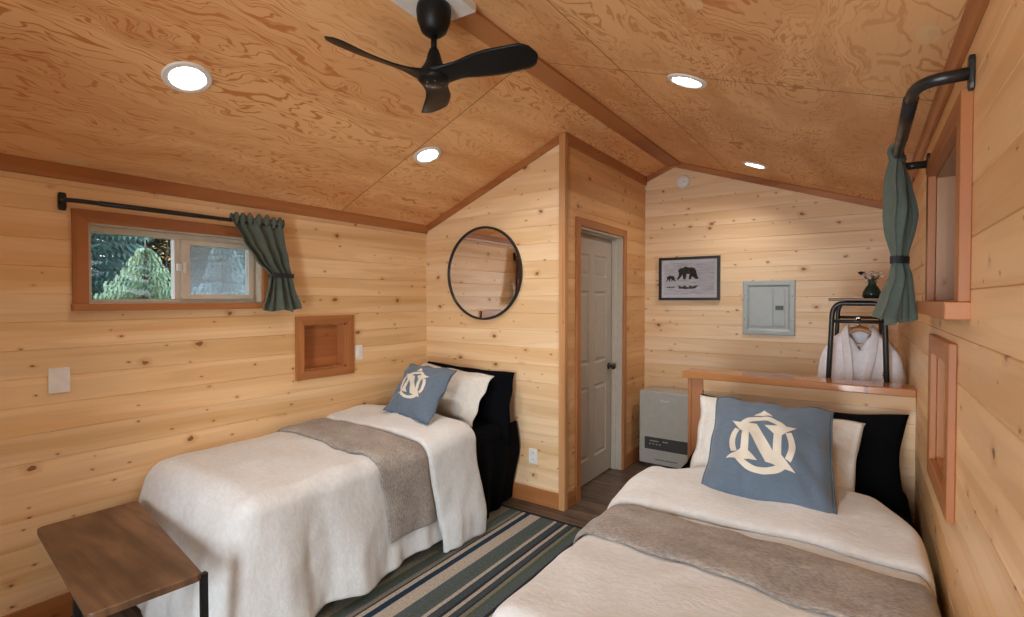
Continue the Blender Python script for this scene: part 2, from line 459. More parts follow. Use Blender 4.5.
# right wall
RY0, RY1, RZ0, RZ1 = 1.725, 2.42, 1.505, 1.965
QY0, QY1, QZ0, QZ1 = 1.915, 2.31, .945, 1.325             # right niche
bm = bmesh.new(); HR = 2.35; EX0, EX1, EZ = 2.20, 3.20, 2.06      # glazed entrance door behind the viewpoint
plank_wall(bm, W, 'y', -1, [(YF, RY0, 0, HR), (RY0, RY1, RZ1, HR), (RY1, YB, 0, HR), (RY0, QY0, 0, RZ0), (QY0, QY1, 0, QZ0), (QY0, QY1, QZ1, RZ0), (QY1, RY1, 0, RZ0)])
for a in [((W + .006, YF, 0), (W + TW, RY0, HR)), ((W + .006, RY0, RZ1), (W + TW, RY1, HR)), ((W + .006, RY1, 0), (W + TW, YB, HR)), ((W + .006, RY0, 0), (W + TW, QY0, RZ0)),
          ((W + .006, QY0, 0), (W + TW, QY1, QZ0)), ((W + .006, QY0, QZ1), (W + TW, QY1, RZ0)), ((W + .006, QY1, 0), (W + TW, RY1, RZ0))]: box(bm, *a)
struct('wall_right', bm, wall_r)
# back wall
bm = bmesh.new()
plank_wall(bm, YB, 'x', -1, [(0, XR, 0, 2.9), (XR, W, 0, 2.9)], top=lambda h: zceil(h) + .03)
prism(bm, [(-TW, YB + .006, 0), (W + TW, YB + .006, 0), (W + TW, YB + .006, 2.22), (XR, YB + .006, 2.85), (-TW, YB + .006, 2.12)], (0, TW, 0))
struct('wall_back', bm, wall_b)
# partition front (mirror wall) and side (door wall)
bm = bmesh.new()
plank_wall(bm, YP, 'x', -1, [(0, XP, 0, 2.9)], top=lambda h: zceil(h) + .02)
prism(bm, [(0.002, YP + .006, 0), (XP - .004, YP + .006, 0), (XP - .004, YP + .006, zceil(XP)), (0.002, YP + .006, zceil(0))], (0, .09, 0))
struct('wall_partition', bm, wall_x)
DY0, DY1, DZ = 3.385, 4.21, 2.06
bm = bmesh.new()
zt = zceil(XP) + .02
plank_wall(bm, XP, 'y', 1, [(YP, DY0, 0, zt), (DY0, DY1, DZ, zt), (DY1, YB, 0, zt)])
for a in [((XP - .10, YP + .1, 0), (XP - .006, DY0, zt - .06)), ((XP - .10, DY0, DZ), (XP - .006, DY1, zt - .06)), ((XP - .10, DY1, 0), (XP - .006, YB, zt - .06))]: box(bm, *a)
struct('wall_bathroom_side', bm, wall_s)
# front wall behind the camera with a wide glass opening
GX0, GX1, GZ0, GZ1 = .60, 1.55, .75, 1.80
bm = bmesh.new()
plank_wall(bm, YF, 'x', 1, [(0, GX0, 0, 2.9), (GX0, GX1, 0, GZ0), (GX0, GX1, GZ1, 2.9), (GX1, XR, 0, 2.9), (XR, EX0, 0, 2.9), (EX0, EX1, EZ, 2.9), (EX1, W, 0, 2.9)], top=lambda h: zceil(h) + .03)
yb = YF - .006
for poly in ([(-TW, yb, 0), (GX0, yb, 0), (GX0, yb, 2.35), (-TW, yb, 2.12)], [(GX1, yb, 0), (EX0, yb, 0), (EX0, yb, 2.70), (XR, yb, 2.83), (GX1, yb, 2.78)], [(EX1, yb, 0), (W + TW, yb, 0), (W + TW, yb, 2.2), (EX1, yb, 2.28)], [(EX0, yb, EZ), (EX1, yb, EZ), (EX1, yb, 2.28), (EX0, yb, 2.70)],
             [(GX0, yb, GZ1), (GX1, yb, GZ1), (GX1, yb, 2.76), (GX0, yb, 2.39)], [(GX0, yb, 0), (GX1, yb, 0), (GX1, yb, GZ0), (GX0, yb, GZ0)]): prism(bm, poly, (0, -TW, 0))
struct('wall_front', bm, wall_b)
gw = thing('window_3', (GX0, YF, GZ0), None, None); gw['kind'] = 'structure'
bm = bmesh.new()
for a in [((GX0, YF - .1, GZ0), (GX0 + .05, YF, GZ1)), ((GX1 - .05, YF - .1, GZ0), (GX1, YF, GZ1)), ((GX0 + .05, YF - .1, GZ1 - .05), (GX1 - .05, YF, GZ1)), ((GX0 + .05, YF - .1, GZ0), (GX1 - .05, YF, GZ0 + .05))]: box(bm, *a)
obj('window_frame', bm, vinyl, gw)
bm = bmesh.new(); box(bm, (GX0 + .05, YF - .055, GZ0 + .05), (GX1 - .05, YF - .049, GZ1 - .05)); obj('window_pane', bm, glass, gw)
d2_ = thing('door_2', (EX0, YF, 0), None, None); d2_['kind'] = 'structure'
bm = bmesh.new()
for a in [((EX0, YF - .07, 0), (EX0 + .09, YF - .02, EZ)), ((EX1 - .09, YF - .07, 0), (EX1, YF - .02, EZ)), ((EX0 + .09, YF - .07, EZ - .10), (EX1 - .09, YF - .02, EZ)), ((EX0 + .09, YF - .07, 0), (EX1 - .09, YF - .02, .16))]: box(bm, *a)
obj('door_frame', bm, white_p, d2_)
bm = bmesh.new(); box(bm, (EX0 + .09, YF - .048, .16), (EX1 - .09, YF - .042, EZ - .10)); obj('door_glass', bm, glass, d2_)
# floor, ceiling, trims
bm = bmesh.new(); box(bm, (-TW, YF - TW, -.1), (W + TW, YB + TW, 0)); struct('floor', bm, floor_m)
bm = bmesh.new(); prism(bm, [(-.5, YF - .4, zceil(-.5)), (XR, YF - .4, 2.80), (XR, YF - .4, 2.92), (-.5, YF - .4, zceil(-.5) + .12)], (0, YB - YF + .6, 0)); struct('ceiling_left', bm, ply_l)
bm = bmesh.new(); prism(bm, [(XR, YF - .4, 2.80), (W + .4, YF - .4, zceil(W + .4)), (W + .4, YF - .4, zceil(W + .4) + .12), (XR, YF - .4, 2.92)], (0, YB - YF + .6, 0)); struct('ceiling_right', bm, ply_r)
def trim(name, bm, m): return struct(name, bm, m, mods=[M_bev(.003, 2)])
bm = bmesh.new(); prism(bm, [(0, YF, 2.075), (.014, YF, 2.075), (.020, YF, 2.095), (.020, YF, zceil(.02)), (0, YF, zceil(0))], (0, YP - YF, 0)); trim('trim_left', bm, fir_y)
bm = bmesh.new(); prism(bm, [(W, YF, 2.15), (W - .014, YF, 2.15), (W - .022, YF, 2.17), (W - .022, YF, zceil(W - .022)), (W, YF, zceil(W))], (0, YB - YF, 0)); trim('trim_right', bm, fir_y)
bm = bmesh.new(); prism(bm, [(XR - .065, YF, 2.762), (XR + .065, YF, 2.762), (XR + .065, YF, 2.785), (XR, YF, 2.80), (XR - .065, YF, 2.785)], (0, YB - YF, 0)); trim('trim_ridge', bm, fir_y)
bm = bmesh.new(); prism(bm, [(XP, YP, zceil(XP) - .075), (XP + .016, YP, zceil(XP) - .07), (XP + .02, YP, zceil(XP + .02)), (XP, YP, zceil(XP))], (0, YB - YP, 0)); trim('trim_side', bm, fir_y)
def slope_trim(x0, x1, y, out, h=.05, t=.018):
    bm = bmesh.new(); n = 1
    prism(bm, [(x0, y, zceil(x0) - h), (x1, y, zceil(x1) - h), (x1, y, zceil(x1)), (x0, y, zceil(x0))], (0, out * t, 0)); return bm
trim('trim_partition', slope_trim(0.02, XP - .03, YP, -1, .055), fir_x)
trim('trim_back', slope_trim(XP + .02, XR, YB, -1), fir_x)
trim('trim_back_right', slope_trim(XR, W - .02, YB, -1), fir_x)
bm = bmesh.new(); box(bm, (XP - .032, YP - .018, 0), (XP + .018, YP, zceil(XP) - .004)); box(bm, (XP, YP, 0), (XP + .018, YP + .03, zceil(XP) - .004))
trim('trim_corner', bm, fir_zx)
bm = bmesh.new(); box(bm, (0.0, YP - .016, 0), (XP - .033, YP, .115)); trim('baseboard_partition', bm, fir_x)
bm = bmesh.new(); box(bm, (0, YF, 0), (.016, YP - .018, .115)); trim('baseboard_left', bm, fir_y)
bm = bmesh.new(); box(bm, (XP, YP + .032, 0), (XP + .016, 3.318, .115)); box(bm, (XP, 4.275, 0), (XP + .016, YB, .115)); trim('baseboard_side', bm, fir_y)
bm = bmesh.new(); box(bm, (XP + .02, YB - .016, 0), (W, YB, .115)); trim('baseboard_back', bm, fir_x)

# ------------------------------------------------------------------ window 1 (left wall)
def mitre_frame(bm, fix, out, y0, y1, z0, z1, wd, t, sides='LRTB'):
    """casing of boards around the opening y0..y1,z0..z1 on plane x=fix sticking out*t"""
    Y0, Y1, Z0, Z1 = y0 - wd, y1 + wd, z0 - wd, z1 + wd
    b0 = z0 if fix in (0, W) and z0 in (WZ0, RZ0) else Z0
    if 'L' in sides: prism(bm, [(fix, Y0, b0), (fix, y0, z0), (fix, y0, z1), (fix, Y0, Z1)], (out * t, 0, 0))
    if 'R' in sides: prism(bm, [(fix, Y1, b0), (fix, y1, z0), (fix, y1, z1), (fix, Y1, Z1)], (out * t, 0, 0))
    if 'T' in sides: prism(bm, [(fix, Y0, Z1), (fix, y0, z1), (fix, y1, z1), (fix, Y1, Z1)], (out * t, 0, 0))
    if 'B' in sides: prism(bm, [(fix, Y0, Z0), (fix, y0, z0), (fix, y1, z0), (fix, Y1, Z0)], (out * t, 0, 0))
    return bm
def rect_frame(bm, x0, x1, y0, y1, z0, z1, l, r, t, b):
    Y0, Y1, Z0, Z1 = y0 + l, y1 - r, z0 + b, z1 - t
    for q in ([(y0, z0), (Y0, Z0), (Y0, Z1), (y0, z1)], [(y1, z0), (Y1, Z0), (Y1, Z1), (y1, z1)], [(y0, z1), (Y0, Z1), (Y1, Z1), (y1, z1)], [(y0, z0), (Y0, Z0), (Y1, Z0), (y1, z0)]):
        prism(bm, [(x0, y, z) for y, z in q], (x1 - x0, 0, 0))
    return bm
w1 = thing('window_1', (0, WY0, WZ0), None, None); w1['kind'] = 'structure'
bm = mitre_frame(bmesh.new(), 0, 1, WY0, WY1, WZ0, WZ1, .06, .02, 'LR'); obj('casing', bm, fir_z, w1, mods=[M_bev(.002)])
bm = mitre_frame(bmesh.new(), 0, 1, WY0, WY1, WZ0, WZ1, .06, .02, 'T'); obj('casing', bm, fir_y, w1, mods=[M_bev(.002)])
bm = bmesh.new(); box(bm, (-.03, WY0 - .065, WZ0 - .035), (.045, WY1 + .065, WZ0)); obj('sill', bm, fir_y, w1, mods=[M_bev(.003)])
obj('reveal', rect_frame(bmesh.new(), -TW, -.001, WY0 - .002, WY1 + .002, WZ0 - .002, WZ1 + .002, .010, .010, .010, .006), vinyl, w1)
bm = bmesh.new(); xa, xb = -.105, -.055
a0, a1, b0, b1 = WY0 + .008, WY1 - .008, WZ0 + .004, WZ1 - .008
rect_frame(bm, xa, xb, a0, a1, b0, b1, .022, .04, .030, .018); box(bm, (xa + .001, 1.235, b0 + .018), (xb - .001, 1.262, b1 - .030))
obj('window_frame', bm, vinyl, w1, mods=[M_bev(.002)])
bm = bmesh.new(); xa, xb = -.07, -.035
s0, s1 = 1.262, 1.668
rect_frame(bm, xa, xb, s0, s1, b0 + .018, b1 - .030, .045, .030, .028, .028)
sash = obj('sash', bm, vinyl, w1, mods=[M_bev(.002)])
bm = bmesh.new(); box(bm, (-.05, s0 + .04, b0 + .04), (-.046, s1 - .028, b1 - .055)); obj('window_pane', bm, glass, sash)
bm = bmesh.new(); box(bm, (-.100, s0 + .03, b0 + .03), (-.099, s1 - .02, b1 - .045)); obj('insect_screen', bm, screen_m, w1)
bm = bmesh.new(); box(bm, (-.085, a0 + .02, b0 + .015), (-.081, 1.24, b1 - .028)); obj('window_pane', bm, glass, w1)
bm = bmesh.new(); box(bm, (-.036, 1.268, 1.66), (-.02, 1.282, 1.72), .003); box(bm, (-.055, 1.24, 1.67), (-.03, 1.262, 1.71), .003); obj('latch', bm, white_p, w1)

# ------------------------------------------------------------------ window 2 (right wall)
w2 = thing('window_2', (W, RY0, RZ0), None, None); w2['kind'] = 'structure'
bm = mitre_frame(bmesh.new(), W, -1, RY0, RY1, RZ0, RZ1, .065, .024, 'LR'); obj('casing', bm, fir_z, w2, mods=[M_bev(.002)])
bm = mitre_frame(bmesh.new(), W, -1, RY0, RY1, RZ0, RZ1, .065, .024, 'T'); obj('casing', bm, fir_y, w2, mods=[M_bev(.002)])
bm = bmesh.new(); box(bm, (W - .05, RY0 - .07, RZ0 - .045), (W + .04, RY1 + .07, RZ0)); obj('sill', bm, fir_y, w2, mods=[M_bev(.003)])
obj('reveal', rect_frame(bmesh.new(), W + .001, W + TW, RY0 - .002, RY1 + .002, RZ0 - .002, RZ1 + .002, .012, .012, .012, .008), jamb_m, w2)
bm = rect_frame(bmesh.new(), W + .1, W + .15, RY0 + .01, RY1 - .01, RZ0 + .006, RZ1 - .01, .035, .035, .035, .035); box(bm, (W + .101, 2.07, RZ0 + .041), (W + .149, 2.10, RZ1 - .045))
obj('window_frame', bm, vinyl, w2)
bm = bmesh.new(); box(bm, (W + .12, RY0 + .04, RZ0 + .03), (W + .124, RY1 - .04, RZ1 - .04)); obj('window_pane', bm, glass, w2)

# ------------------------------------------------------------------ wall niches
def niche(x, out, y0, y1, z0, z1, wd, t, dep, label):
    o = thing('wall_niche', (x, (y0 + y1) / 2, z0), label, 'wall niche')
    for q in 'LR': obj('frame_side', mitre_frame(bmesh.new(), x, out, y0, y1, z0, z1, wd, t, q + 'B' if False else q), fir_z, o, mods=[M_bev(.003)])
    for q in 'TB': obj('frame_rail', mitre_frame(bmesh.new(), x, out, y0, y1, z0, z1, wd, t, q), fir_y, o, mods=[M_bev(.003)])
    bm = bmesh.new(); xi = x - out * dep
    lo, hi = min(x, xi), max(x, xi)
    for a in [((lo, y0 - .0, z0), (hi, y0 + .012, z1)), ((lo, y1 - .012, z0), (hi, y1, z1)), ((lo, y0, z1 - .012), (hi, y1, z1)), ((lo, y0, z0), (hi, y1, z0 + .012))]: box(bm, *a)
    obj('box_lining', bm, fir_z, o)
    bm = bmesh.new(); box(bm, (min(xi, xi + out * .01), y0, z0), (max(xi, xi + out * .01), y1, z1)); obj('back_board', bm, fir_dk, o)
niche(0, 1, NY0, NY1, NZ0, NZ1, .058, .02, .10, 'square fir framed shelf niche below the sliding window')
niche(W, -1, QY0, QY1, QZ0, QZ1, .062, .020, .10, 'tall fir framed niche on the right wall above the double pillows')

# ------------------------------------------------------------------ door 1
d1 = thing('door_1', (XP, DY0, 0), None, None); d1['kind'] = 'structure'
def cas(y0, y1, z1, wd=.062, t=.02):
    bm = bmesh.new()
    prism(bm, [(XP, y0 - wd, 0), (XP, y0, 0), (XP, y0, z1), (XP, y0 - wd, z1 + wd)], (t, 0, 0))
    prism(bm, [(XP, y1 + wd, 0), (XP, y1, 0), (XP, y1, z1), (XP, y1 + wd, z1 + wd)], (t, 0, 0)); return bm
obj('casing', cas(DY0, DY1, DZ), fir_z, d1, mods=[M_bev(.003)])
bm = bmesh.new(); prism(bm, [(XP, DY0 - .062, DZ + .062), (XP, DY0, DZ), (XP, DY1, DZ), (XP, DY1 + .062, DZ + .062)], (.02, 0, 0)); obj('casing', bm, fir_y, d1, mods=[M_bev(.003)])
bm = bmesh.new()
for a in [((XP - .10, DY0, 0), (XP + .004, DY0 + .015, DZ)), ((XP - .10, DY1 - .015, 0), (XP + .004, DY1, DZ)), ((XP - .10, DY0, DZ - .015), (XP + .004, DY1, DZ)),
          ((XP - .085, DY1 - .027, 0), (XP - .05, DY1 - .015, DZ - .015)), ((XP - .085, DY0, DZ - .028), (XP - .05, DY1, DZ - .015))]: box(bm, *a)
obj('jamb', bm, jambp, d1, mods=[M_bev(.002)])
# six panel slab: face grid with recessed, raised-centre panels
def slab():
    bm = bmesh.new()
    y0, y1, z0, z1 = DY0 + .017, DY1 - .028, .012, DZ - .03
    xf = XP - .09
    st, mu = .105, .10
    cols = [(y0 + st, (y0 + y1 - mu) / 2), ((y0 + y1 + mu) / 2, y1 - st)]
    rows = [(.20, .80), (.98, 1.58), (1.70, 1.88)]
    ys = sorted({y0, y1, *[c for p in cols for c in p]}); zs = sorted({z0, z1, *[c for p in rows for c in p]})
    holes = {(c, r) for c in cols for r in rows}
    for a, b in zip(ys, ys[1:]):
        for c, d in zip(zs, zs[1:]):
            if ((a, b), (c, d)) in holes:
                prev = None
                for ins, dx in ((0, 0), (.012, -.009), (.022, -.009), (.04, -.002)):
                    ring = [bm.verts.new((xf + dx, y, z)) for y, z in ((a + ins, c + ins), (b - ins, c + ins), (b - ins, d - ins), (a + ins, d - ins))]
                    if prev:
                        for k in range(4): bm.faces.new((prev[k], prev[(k + 1) % 4], ring[(k + 1) % 4], ring[k]))
                    prev = ring
                bm.faces.new(prev)
            else:
                bm.faces.new([bm.verts.new((xf, y, z)) for y, z in ((a, c), (b, c), (b, d), (a, d))])
    box(bm, (xf - .035, y0, z0), (xf - .012, y1, z1))
    for a in [((xf - .03, y0, z0), (xf - .0003, y0 + .003, z1)), ((xf - .03, y1 - .003, z0), (xf - .0003, y1, z1)), ((xf - .03, y0, z1 - .003), (xf - .0003, y1, z1))]: box(bm, *a)
    return bm
slab_o = obj('door_panel', slab(), door_m, d1)
bm = bmesh.new()
lathe(bm, [(0, .062), (.020, .060), (.028, .046), (.024, .034), (.011, .028), (.011, .008), (.030, .006), (.030, 0), (0, 0)], (XP - .09, 4.125, .925), 'x', 24)
obj('door_handle', bm, black_m, slab_o, smooth=True)

# ------------------------------------------------------------------ rug
bm = bmesh.new()
def rugf(u, v):
    x = lerp(RUG0, RUG1, u); y = lerp(.55, 2.972, v)
    return Vector((x, y, .009 + .0015 * N3(x * 3, y * 3)))
grid(bm, rugf, 20, 40)
o = obj('area_rug', bm, rug_m, mods=[M_solid(.007)]); tag(o, 'striped navy, grey and beige area rug on the floor between the two beds', 'rug')

# ------------------------------------------------------------------ beds
def bed(x0, x1, label, side):
    """x0..x1 mattress extents, side = -1 if open side is toward +x (left bed) else +1"""
    o = thing('bed', ((x0 + x1) / 2, 2.1, 0), label, 'bed')
    def rb(bm, a, b, r): return box(bm, a, b, r, 5)
    bm = bmesh.new(); rb(bm, (x0, 1.20, .30), (x1, 3.11, .600), .07)
    obj('mattress', bm, black_f, o, smooth=True)
    bm = bmesh.new(); box(bm, (x0 + .04, 1.24, .02), (x1 - .04, 3.09, .31), .01); obj('box_base', bm, black_f, o)
    # black sheet hanging at the head on the open side
    xs = x1 if side < 0 else x0
    sg = 1 if side < 0 else -1
    bm = bmesh.new()
    def f(u, v):
        y = lerp(2.45, 3.115, u); z = lerp(.60, .018, v)
        fo = .018 * v * math.sin(y * 26 + 2 * math.sin(y * 7)) - .07 * smoothstep(.25, 1.0, v) * smoothstep(2.6, 3.1, y)
        bul = .035 * math.sin(min(1, v * 2.2) * math.pi / 2)
        return Vector((xs + sg * (-.03 + bul + fo + .012), y, z))
    grid(bm, f, 40, 24)
    obj('sheet', bm, black_f, o, smooth=True, mods=[M_solid(.006, 0)])
    for lx in (x0 + .08, x1 - .08):
        for ly in (1.32, 3.0):
            bm = bmesh.new(); lathe(bm, [(.02, 0), (.022, .03)], (lx, ly, 0), n=16); obj('foot', bm, black_m, o)
    return o

def bedding(mirror, xw, label_d, label_t, sd):
    """cloth draped over the bed; local a runs from the wall side (0) to the open side"""
    Wd = .925 if not mirror else .985                                        # top width before the open edge rounds over
    yfoot = 1.09
    def X(a): return xw + a if not mirror else xw - a
    def drape(a, b, off=0.0, hang=.60, amp=1.0):
        """a: cloth coordinate across from the wall, b: cloth coordinate from head(y=3.1) toward foot measured as y value"""
        r = .085 + off
        A0, A1, B0 = .07, Wd, yfoot + .06
        da = max(0, a - A1); dw = max(0, A0 - a); db = max(0, B0 - b)
        top = .665 + off
        # gentle crown and billows of the filling
        top += .014 * math.sin(min(1, max(0, a / Wd)) * math.pi) * 1.2
        top += amp * (.013 * N3(a * 4 + sd, b * 3.2, 1) + .007 * N3(a * 9 + sd + b * 3, b * 7, 2))
        top += .018 * smoothstep(1.9, 2.5, b)
        x = min(max(a, A0), A1); y = max(b, B0); z = top
        if dw > 0:
            t = min(dw / .10, 1.0) * math.pi / 2
            x -= .05 * math.sin(t); z -= .10 * (1 - math.cos(t))
            if db <= 0: return Vector((X(x), y, z))
        d = max(da, db)
        if d > 0:
            L = math.hypot(da, db); ux, uy = da / L, -db / L
            ang = min(d / r, math.pi / 2)
            hz = r * math.sin(ang); dz = r * (1 - math.cos(ang)) + max(0, d - r * math.pi / 2)
            rel = min(1, dz / hang)
            s = (y if db <= 0 else B0 - (x - A1) * 1.0) if da > 0 and db <= 0 else (B0 - (A1 - x) * 0 if False else 0)
            # perimeter coordinate for the folds
            if da > 0 and db <= 0: s = y
            elif db > 0 and da <= 0: s = B0 - .20 - (A1 - x)
            else: s = B0 - .20 * (math.atan2(-uy, ux) / (math.pi / 2))
            fold = math.sin(s * 11 + 2.2 * math.sin(s * 4.3 + sd) + sd) * .5 + N3(s * 6 + sd, 3, rel) * 1.1 + .22 * N3(s * 17, rel * 2, sd)
            flare = .050 * rel + amp * max(-.8, fold) * (.006 + .034 * rel ** 1.2) * min(1, dz / .06)
            # diagonal pull creases
            flare += .010 * N3(s * 9 + rel * 4, rel * 5, sd + 5) * rel
            x += ux * (hz + flare); y += uy * (hz + flare + .10 * rel); z -= dz
        return Vector((X(max(.006, x)), y, max(.02, z)))
    def sheet(a0, a1, b0, b1, off, nu, nv, hang=.60, edge=None, amp=1.0):
        bm = bmesh.new()
        grid(bm, lambda u, v: drape(lerp(a0, a1, u) + (edge(u, v)[0] if edge else 0), lerp(b0, b1, v) + (edge(u, v)[1] if edge else 0), off, hang, amp), nu, nv)
        bmesh.ops.recalc_face_normals(bm, faces=bm.faces)
        if sum(f.normal.z for f in bm.faces) < 0: bmesh.ops.reverse_faces(bm, faces=bm.faces)
        return bm
    hangA = Wd + .085 * 1.57 + .50                   # cloth coordinate of the hem
    dv = thing('duvet', (X(.5), 2.0, .6), label_d, 'duvet')
    def e1(u, v):
        h = smoothstep(.7, 1, u)
        return (.03 * N3(v * 6 + sd, 2) * h, .03 * N3(u * 5, sd) * (1 - v) * 0)
    bm = sheet(-.04, hangA + .02, yfoot - .60, 2.40 if not mirror else 2.20, 0.0, 130, 150, edge=e1)
    obj('cover', bm, duvet_m, dv, smooth=True, mods=[M_solid(.014)])
    # turned-down top end: thick padded band that hangs lower on the open side
    def fold_fn(u, v):
        a = lerp(-.035, hangA + (.165 if not mirror else .05), u)
        b0_ = (2.105 if not mirror else 1.955) + .012 * N3(u * 4, sd)
        b1_ = 2.56 + .015 * N3(u * 5, 7 + sd)
        if mirror: b1_ = 2.50 - .27 * smoothstep(.20, -.01, a) + .01 * N3(u * 5, 7) - .10 * smoothstep(.75, 1.0, a) * smoothstep(1.2, .95, a)
        b = lerp(b0_, b1_, v)
        puff = max(0, math.sin(math.pi * min(1, max(0, v)))) ** .30
        rel = smoothstep(.55, 1, u)
        b += rel * .10 * (1 - v) + .02 * N3(a * 3, b * 2, sd) * v
        return drape(a, b, .006 + (.036 + .012 * N3(a * 4, b * 5, sd + 2)) * puff + .02 * rel, .60, .9)
    bm = bmesh.new(); grid(bm, fold_fn, 110, 34)
    bmesh.ops.recalc_face_normals(bm, faces=bm.faces)
    if sum(f.normal.z for f in bm.faces) < 0: bmesh.ops.reverse_faces(bm, faces=bm.faces)
    obj('turned_down_end', bm, duvet_m, dv, smooth=True, mods=[M_solid(.012)])
    # knitted throw
    def thr(u, v):
        a = lerp(-.03, Wd + .085 * 1.57 + .40, u)
        c = 1.765 if not mirror else 1.60
        wv = .34 if not mirror else .32
        b = c + wv * v + .03 * math.sin(u * 5 + sd) - .02 + .10 * smoothstep(.45, 1, u) + .012 * N3(u * 14, v * 3, sd)
        e = 1 - abs(2 * v - 1) ** 8
        return drape(a, b, .012 + .012 * e + .004 * N3(u * 9, v * 5, sd), .60, 1.0)
    bm = bmesh.new(); grid(bm, thr, 110, 36)
    bmesh.ops.recalc_face_normals(bm, faces=bm.faces)
    if sum(f.normal.z for f in bm.faces) < 0: bmesh.ops.reverse_faces(bm, faces=bm.faces)
    o = obj('throw_blanket', bm, throw_m, smooth=True, mods=[M_solid(.010)]); tag(o, label_t, 'blanket', 'knitted throws across the beds')
    return drape

bed(.04, .985, 'twin bed in black sheets along the left wall, head at the mirror wall', -1)
bed(2.285, 3.285, 'twin bed in black sheets along the right wall, head at the pine headboard', 1)
dr1 = bedding(False, 0.0, 'cream linen duvet draped over the bed under the sliding window', 'taupe knitted throw laid across the bed below the round mirror', 0.7)
dr2 = bedding(True, W - .005, 'cream linen duvet draped over the bed beside the right wall', 'taupe knitted throw laid across the bed in front of the pine headboard', 4.1)

# ------------------------------------------------------------------ pillows
def pillow(name, corners, thick, mat, label, cat, group, sd=0, flange=0.0, bow=.05, emblem=None, piping=None, exp=2.4):
    BL, BR, TR, TL = [Vector(c) for c in corners]
    n = (BR - BL).cross(TL - BL).normalized()
    c0 = (BL + BR + TR + TL) / 4
    if n.y > 0: n = -n
    def mp(u, v, s, extra=0.0):
        uu = u * (1 - bow * (1 - v * v)); vv = v * (1 - bow * (1 - u * u))
        p = BL.lerp(BR, (uu + 1) / 2).lerp(TL.lerp(TR, (uu + 1) / 2), (vv + 1) / 2)
        m = max(abs(u), abs(v)); fl = 1 - flange
        a = max(0, 1 - min(1, abs(u) / fl) ** exp); b = max(0, 1 - min(1, abs(v) / fl) ** exp)
        h = (a * b) ** .55
        w = .022 * N3(u * 2.2 + sd, v * 2.2, s) * h + .010 * N3(u * 5 + sd, v * 4, s + 3) * (h ** .5) * (1 if s > 0 else .3)
        ed = (1 - h)
        w += .010 * math.sin(u * 9 + sd) * ed * abs(v) ** 4 + .010 * math.sin(v * 8 + sd) * ed * abs(u) ** 4
        return p + n * (s * (thick / 2) * h + w + s * .0025 + extra)
    th = thing(name, c0 - Vector((0, 0, 0)), label, cat, group)
    N = 44; bm = bmesh.new()
    F = [[bm.verts.new(mp(2 * i / N - 1, 2 * j / N - 1, 1)) for j in range(N + 1)] for i in range(N + 1)]
    B = [[(F[i][j] if i in (0, N) or j in (0, N) else bm.verts.new(mp(2 * i / N - 1, 2 * j / N - 1, -1))) for j in range(N + 1)] for i in range(N + 1)]
    for i in range(N):
        for j in range(N):
            bm.faces.new((F[i][j], F[i + 1][j], F[i + 1][j + 1], F[i][j + 1]))
            bm.faces.new((B[i][j + 1], B[i + 1][j + 1], B[i + 1][j], B[i][j]))
    bmesh.ops.recalc_face_normals(bm, faces=bm.faces)
    obj('cover', bm, mat, th, smooth=True)
    if piping:
        pts = []
        K = 40
        for k in range(K): pts.append(mp(-1 + 2 * k / K, -1, 1))
        for k in range(K): pts.append(mp(1, -1 + 2 * k / K, 1))
        for k in range(K): pts.append(mp(1 - 2 * k / K, 1, 1))
        for k in range(K + 1): pts.append(mp(-1, 1 - 2 * k / K, 1))
        bm = bmesh.new(); tube(bm, pts, .0035, 6); obj('piping', bm, piping, th, smooth=True)
    if emblem:
        cx, cy, sx, sy = emblem
        bm = bmesh.new()
        def poly(pp, cuts=5):
            vs = [bm.verts.new((x, y, 0)) for x, y in pp]; bm.faces.new(vs)
        s0 = []
        for sg in (1, -1):
            poly([(sg * -.60, sg * .60), (sg * -.60, sg * -.60), (sg * -.36, sg * -.60), (sg * -.36, sg * .60)])
            poly([(sg * -.98, sg * .72), (sg * -.60, sg * .30), (sg * -.34, sg * .30), (sg * -.16, sg * .62)])
            poly([(sg * -1.0, sg * -.70), (sg * -.60, sg * -.30), (sg * -.34, sg * -.36), (sg * -.06, sg * -.62)])
        poly([(-.60, .62), (-.17, .62), (.60, -.62), (.17, -.62)])
        for a0, a1 in ((43, 137), (-29, 29), (151, 209), (223, 317)):
            K = 16
            for k in range(K):
                t0, t1 = R(lerp(a0, a1, k / K)), R(lerp(a0, a1, (k + 1) / K))
                poly([(.80 * math.cos(t0), .80 * math.sin(t0)), (.98 * math.cos(t0), .98 * math.sin(t0)), (.98 * math.cos(t1), .98 * math.sin(t1)), (.80 * math.cos(t1), .80 * math.sin(t1))])
        poly([(-.30, 1.0), (-.12, 1.03), (.12, 1.03), (.30, 1.0), (0, 1.28)])
        bmesh.ops.triangulate(bm, faces=bm.faces)
        for _ in range(3):
            es = [e for e in bm.edges if e.calc_length() > .07]
            if es: bmesh.ops.subdivide_edges(bm, edges=es, cuts=1)
            bmesh.ops.triangulate(bm, faces=[f for f in bm.faces if len(f.verts) > 3])
        for v in bm.verts: v.co = mp(cx + v.co.x * sx, cy + v.co.y * sy, 1, .0016)
        bmesh.ops.recalc_face_normals(bm, faces=bm.faces)
        obj('emblem', bm, emb_m, th, smooth=True)
    return th
GB, GW, GC = 'black pillows at the heads of the beds', 'cream pillows in front of the black ones', 'blue cushions with a cream N emblem'
pillow('pillow', [(.08, 2.93, .60), (1.045, 2.93, .47), (.975, 3.09, .965), (.08, 3.09, .99)], .12, black_f, 'large black pillow against the mirror wall on the bed under the window', 'pillow', GB, 1, .03)
